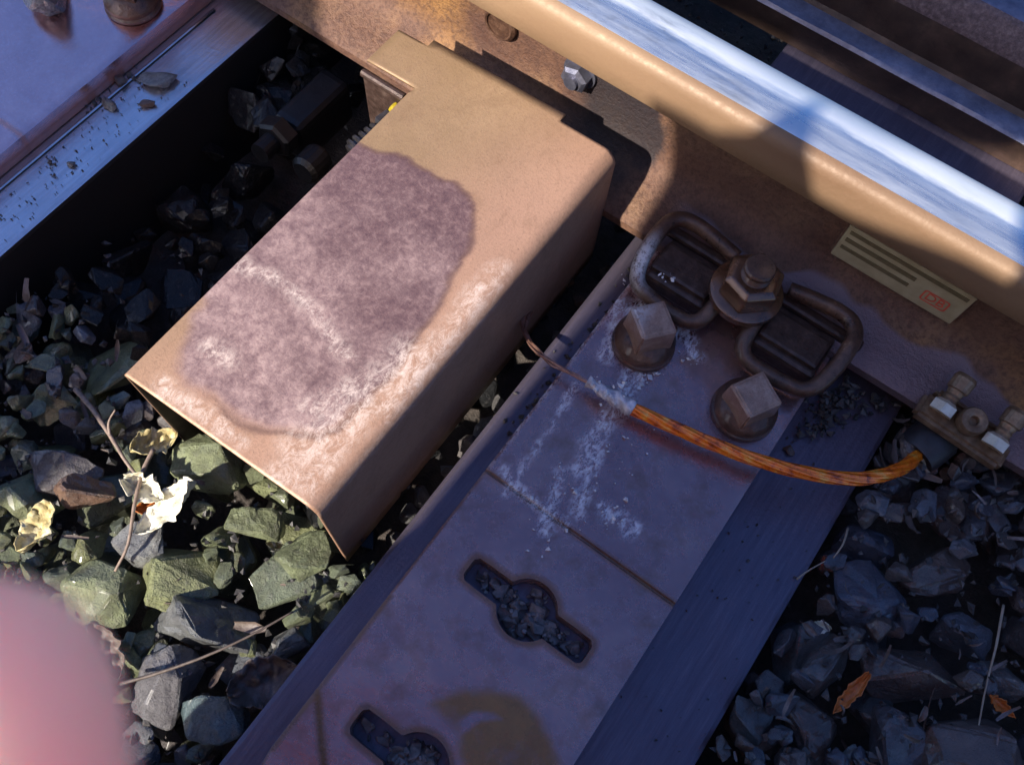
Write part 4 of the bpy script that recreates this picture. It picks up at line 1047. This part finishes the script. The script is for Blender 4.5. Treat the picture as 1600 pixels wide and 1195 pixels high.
# shredded leaf litter, joined
V, F = [], []
for _ in range(1500):
    x, y = rs.uniform(-.54, .6), rs.uniform(-.28, .9)
    if -.133 < x < .133: continue
    if x < -.13 and (y > .08 or rs.random() < .45): continue
    if XL < x < XR and y > .05 and y < .42: continue
    if inside((x, y), sunlit) and rs.random() < .6: continue
    z = height(x, y) + rs.uniform(.0, .006); L = rs.uniform(.005, .024); W = L * rs.uniform(.06, .2)
    R_ = Matrix.Rotation(rs.uniform(0, 6.3), 3, 'Z') @ Matrix.Rotation(rs.uniform(-.7, .7), 3, 'Y') @ Matrix.Rotation(rs.uniform(-.9, .9), 3, 'X')
    b = len(V); c1, c2 = rs.uniform(.0, .9), rs.uniform(-.3, .3)
    for i in range(4):
        t = i / 3 - .5; wd = W * (1 - 1.6 * t * t) * rs.uniform(.7, 1.2)
        for u in (-1, 0, 1):
            v = R_ @ Vector((t * L, u * wd, c1 * W * u * u + c2 * L * t * t * 3)); V.append((x + v.x, y + v.y, z + v.z))
    for i in range(3):
        for u in range(2): F.append((b + i * 3 + u, b + i * 3 + u + 1, b + i * 3 + u + 4, b + i * 3 + u + 3))
me_ = bpy.data.meshes.new('leaf_litter'); me_.from_pydata(V, [], F)
T(link_mesh('leaf_litter', me_, 'litter', None, smooth=True), kind='stuff')

# ------------------------------------------------------------------ the photographer's hand: its finger tip slips before the lens
PER = thing('person', 'person in an orange jacket whose pink blurred finger tip covers the lower left corner', 'person', Vector((0, 0, CAMH)) + RX * -.0205 + RY * .10 + RZ * .01)
def cw(x, y, z): return Vector((0, 0, CAMH)) + RX * x + RY * y + RZ * z
sk = [((-.0240, .0072, .0370), .0072, -1), ((-.0247, .0200, .0372), .0088, 0), ((-.0258, .041, .0345), .0084, 1), ((-.0270, .066, .0230), .0092, 2), ((-.0330, .096, .006), .0115, 3), ((-.0350, .128, -.012), .021, 4), ((-.0370, .165, -.030), .022, 5), ((-.0400, .20, -.048), .023, 6), ((-.044, .30, -.10), .032, 7)]
sk += [((-.0520, .100, .004), .011, 5), ((-.0560, .078, .000), .0092, 9), ((-.0440, .066, -.006), .0085, 10), ((-.030, .062, -.010), .0078, 11)]
sk += [((-.0660, .108, -.004), .0105, 5), ((-.0700, .090, -.010), .009, 13), ((-.0560, .080, -.016), .0082, 14), ((-.044, .078, -.020), .0075, 15)]
sk += [((-.006, .125, -.014), .0125, 5), ((.012, .098, -.012), .0100, 17), ((.016, .074, -.012), .0090, 18)]
sk = [(cw(*p), r_, k, 'skin') for p, r_, k in sk]
def bone(p, r_, k, mt):
    sk.append((Vector(p), r_, k, mt)); return len(sk) - 1
e1 = bone((.26, -.34, .79), .045, 8, 'jacket'); sh1 = bone((-.17, -.22, 1.04), .062, e1, 'jacket')
ch = bone((-.26, -.38, 1.12), .135, sh1, 'jacket'); wa = bone((-.58, -.40, 1.06), .13, ch, 'jacket'); pe = bone((-.92, -.42, .90), .13, wa, 'trousers')
nk = bone((-.08, -.37, 1.10), .055, ch, 'skin'); hd = bone((.0, -.35, 1.10), .088, nk, 'skin'); hd2 = bone((.075, -.325, 1.06), .085, hd, 'skin')
sh2 = bone((-.24, -.55, 1.12), .06, ch, 'jacket'); e2 = bone((-.50, -.66, 1.20), .048, sh2, 'jacket'); w2 = bone((-.74, -.56, 1.10), .032, e2, 'jacket'); f2_ = bone((-.82, -.52, 1.06), .034, w2, 'skin')
for yk, ya in ((-.33, -.32), (-.55, -.56)):
    hp = bone((-.93, yk, .80), .085, pe, 'trousers'); kn = bone((-.535, yk, .46), .066, hp, 'trousers'); an = bone((-.69, ya, .05), .045, kn, 'trousers'); bone((-.55, ya + .01, -.03), .042, an, 'boots')
me_ = bpy.data.meshes.new('skeleton'); o0 = wpos(PER)
me_.from_pydata([p - o0 for p, r_, k, m_ in sk], [(i, q[2]) for i, q in enumerate(sk) if q[2] >= 0], [])
ho = bpy.data.objects.new('tmp_body', me_); COL.objects.link(ho)
md = ho.modifiers.new('skin', 'SKIN'); md.use_smooth_shade = True
for i, q in enumerate(sk): me_.skin_vertices[0].data[i].radius = (q[1], q[1]); me_.skin_vertices[0].data[i].use_root = (i == pe)
sb = ho.modifiers.new('sub', 'SUBSURF'); sb.levels = 3; sb.render_levels = 3
mb = bpy.data.meshes.new_from_object(ho.evaluated_get(bpy.context.evaluated_depsgraph_get())); bpy.data.objects.remove(ho)
mb.name = 'body'; mb.materials.clear(); kinds = ['skin', 'jacket', 'trousers', 'boots']
for k in kinds: mb.materials.append(M[k])
segs = [(q[0] - o0, sk[q[2]][0] - o0, kinds.index(q[3])) for q in sk if q[2] >= 0]
for p_ in mb.polygons:
    c = p_.center; best = (9, 0)
    for a, b, mi in segs:
        d_ = b - a; t_ = max(0, min(1, (c - a).dot(d_) / d_.length_squared)); best = min(best, ((c - a - d_ * t_).length, mi))
    p_.material_index = best[1]; p_.use_smooth = True
link_mesh('body', mb, None, PER)
fw = (hd and (Vector((.1, .45, -.9))).normalized()); hc = Vector((.04, -.335, 1.08))
bm = bmesh.new(); bmesh.ops.create_icosphere(bm, subdivisions=4, radius=.101)
for v in bm.verts:
    v.co += v.co.normalized() * .006 * noise.noise(v.co * 60)
bmesh.ops.delete(bm, geom=[v for v in bm.verts if v.co.normalized().dot(fw) > .28], context='VERTS')
bmesh.ops.translate(bm, verts=bm.verts, vec=hc); obj('hair', bm, 'hair', PER, smooth=True)
for sx in (-.03, .03):
    bm = bmesh.new(); r_ = bmesh.ops.create_uvsphere(bm, u_segments=16, v_segments=10, radius=.012); bmesh.ops.translate(bm, verts=r_['verts'], vec=hc + fw * .083 + Vector((.03, sx, .0)))
    obj('eye', bm, 'eye', PER, smooth=True)
bm = bmesh.new(); tube(bm, [hc + fw * .085 + Vector((.02, 0, 0)), hc + fw * .108], lambda t_: .008 + .008 * t_, 12); obj('nose', bm, 'skin', PER, smooth=True)

# ------------------------------------------------------------------ unseen blockers added behind the camera, shaped to cast shade on the scene
bm = bmesh.new(); nx2, nz2 = 46, 16
X0, X1, Yf, Yb, ZB = -.205, .95, -.25, -.62, -.07
def topz(x):
    q = x / .73 if False else x
    return .678 + .008 * math.sin(q * 17 + 1.2) + .006 * math.sin(q * 31 + .4) + .078 * math.exp(-((q + .108) / .020) ** 4)  # the narrow bump is there to shade one spot on the rail head
gridv = {}
def shell(i, j):
    u = i / nx2; x = X0 + (X1 - X0) * u
    prof_ = [(Yf + .012, ZB), (Yf, .30), (Yf + .004, .42), (Yf, .53), (Yf + .002, None), (Yf + .05, .02), ((Yf + Yb) / 2, .03), (Yb - .0, .0), (Yb, .3), (Yb, ZB)]
    y, z = prof_[j]; tz = topz(x)
    if z is None: z = tz
    elif j in (5, 6): z = tz + z * .2 - .004
    elif j == 7: z = tz - .02
    if j not in (4,): y += .006 * noise.noise(Vector((x * 9, j, 0)))
    x -= .262 * max(0, z - .285) * (1 - u)
    return (x, y, z)
vs = [[bm.verts.new(shell(i, j)) for j in range(10)] for i in range(nx2 + 1)]
for i in range(nx2):
    for j in range(9): bm.faces.new((vs[i][j], vs[i + 1][j], vs[i + 1][j + 1], vs[i][j + 1]))
bm.faces.new(vs[0]); bm.faces.new(vs[-1][::-1]); bmesh.ops.recalc_face_normals(bm, faces=bm.faces)
T(obj('shade_crate', bm, 'tarp', origin=(.35, -.43, ZB), smooth=False), 'added unseen crate under an orange tarpaulin, shaped to shade the plate', 'crate')
bm = bmesh.new(); box(bm, -1.1, -.26, -.42, -.27, -.09, .075, .006); T(obj('shade_baulk', bm, 'timber', origin=(-.7, -.35, -.09)), 'added unseen timber baulk behind the camera, put there to cast shade', 'timber')
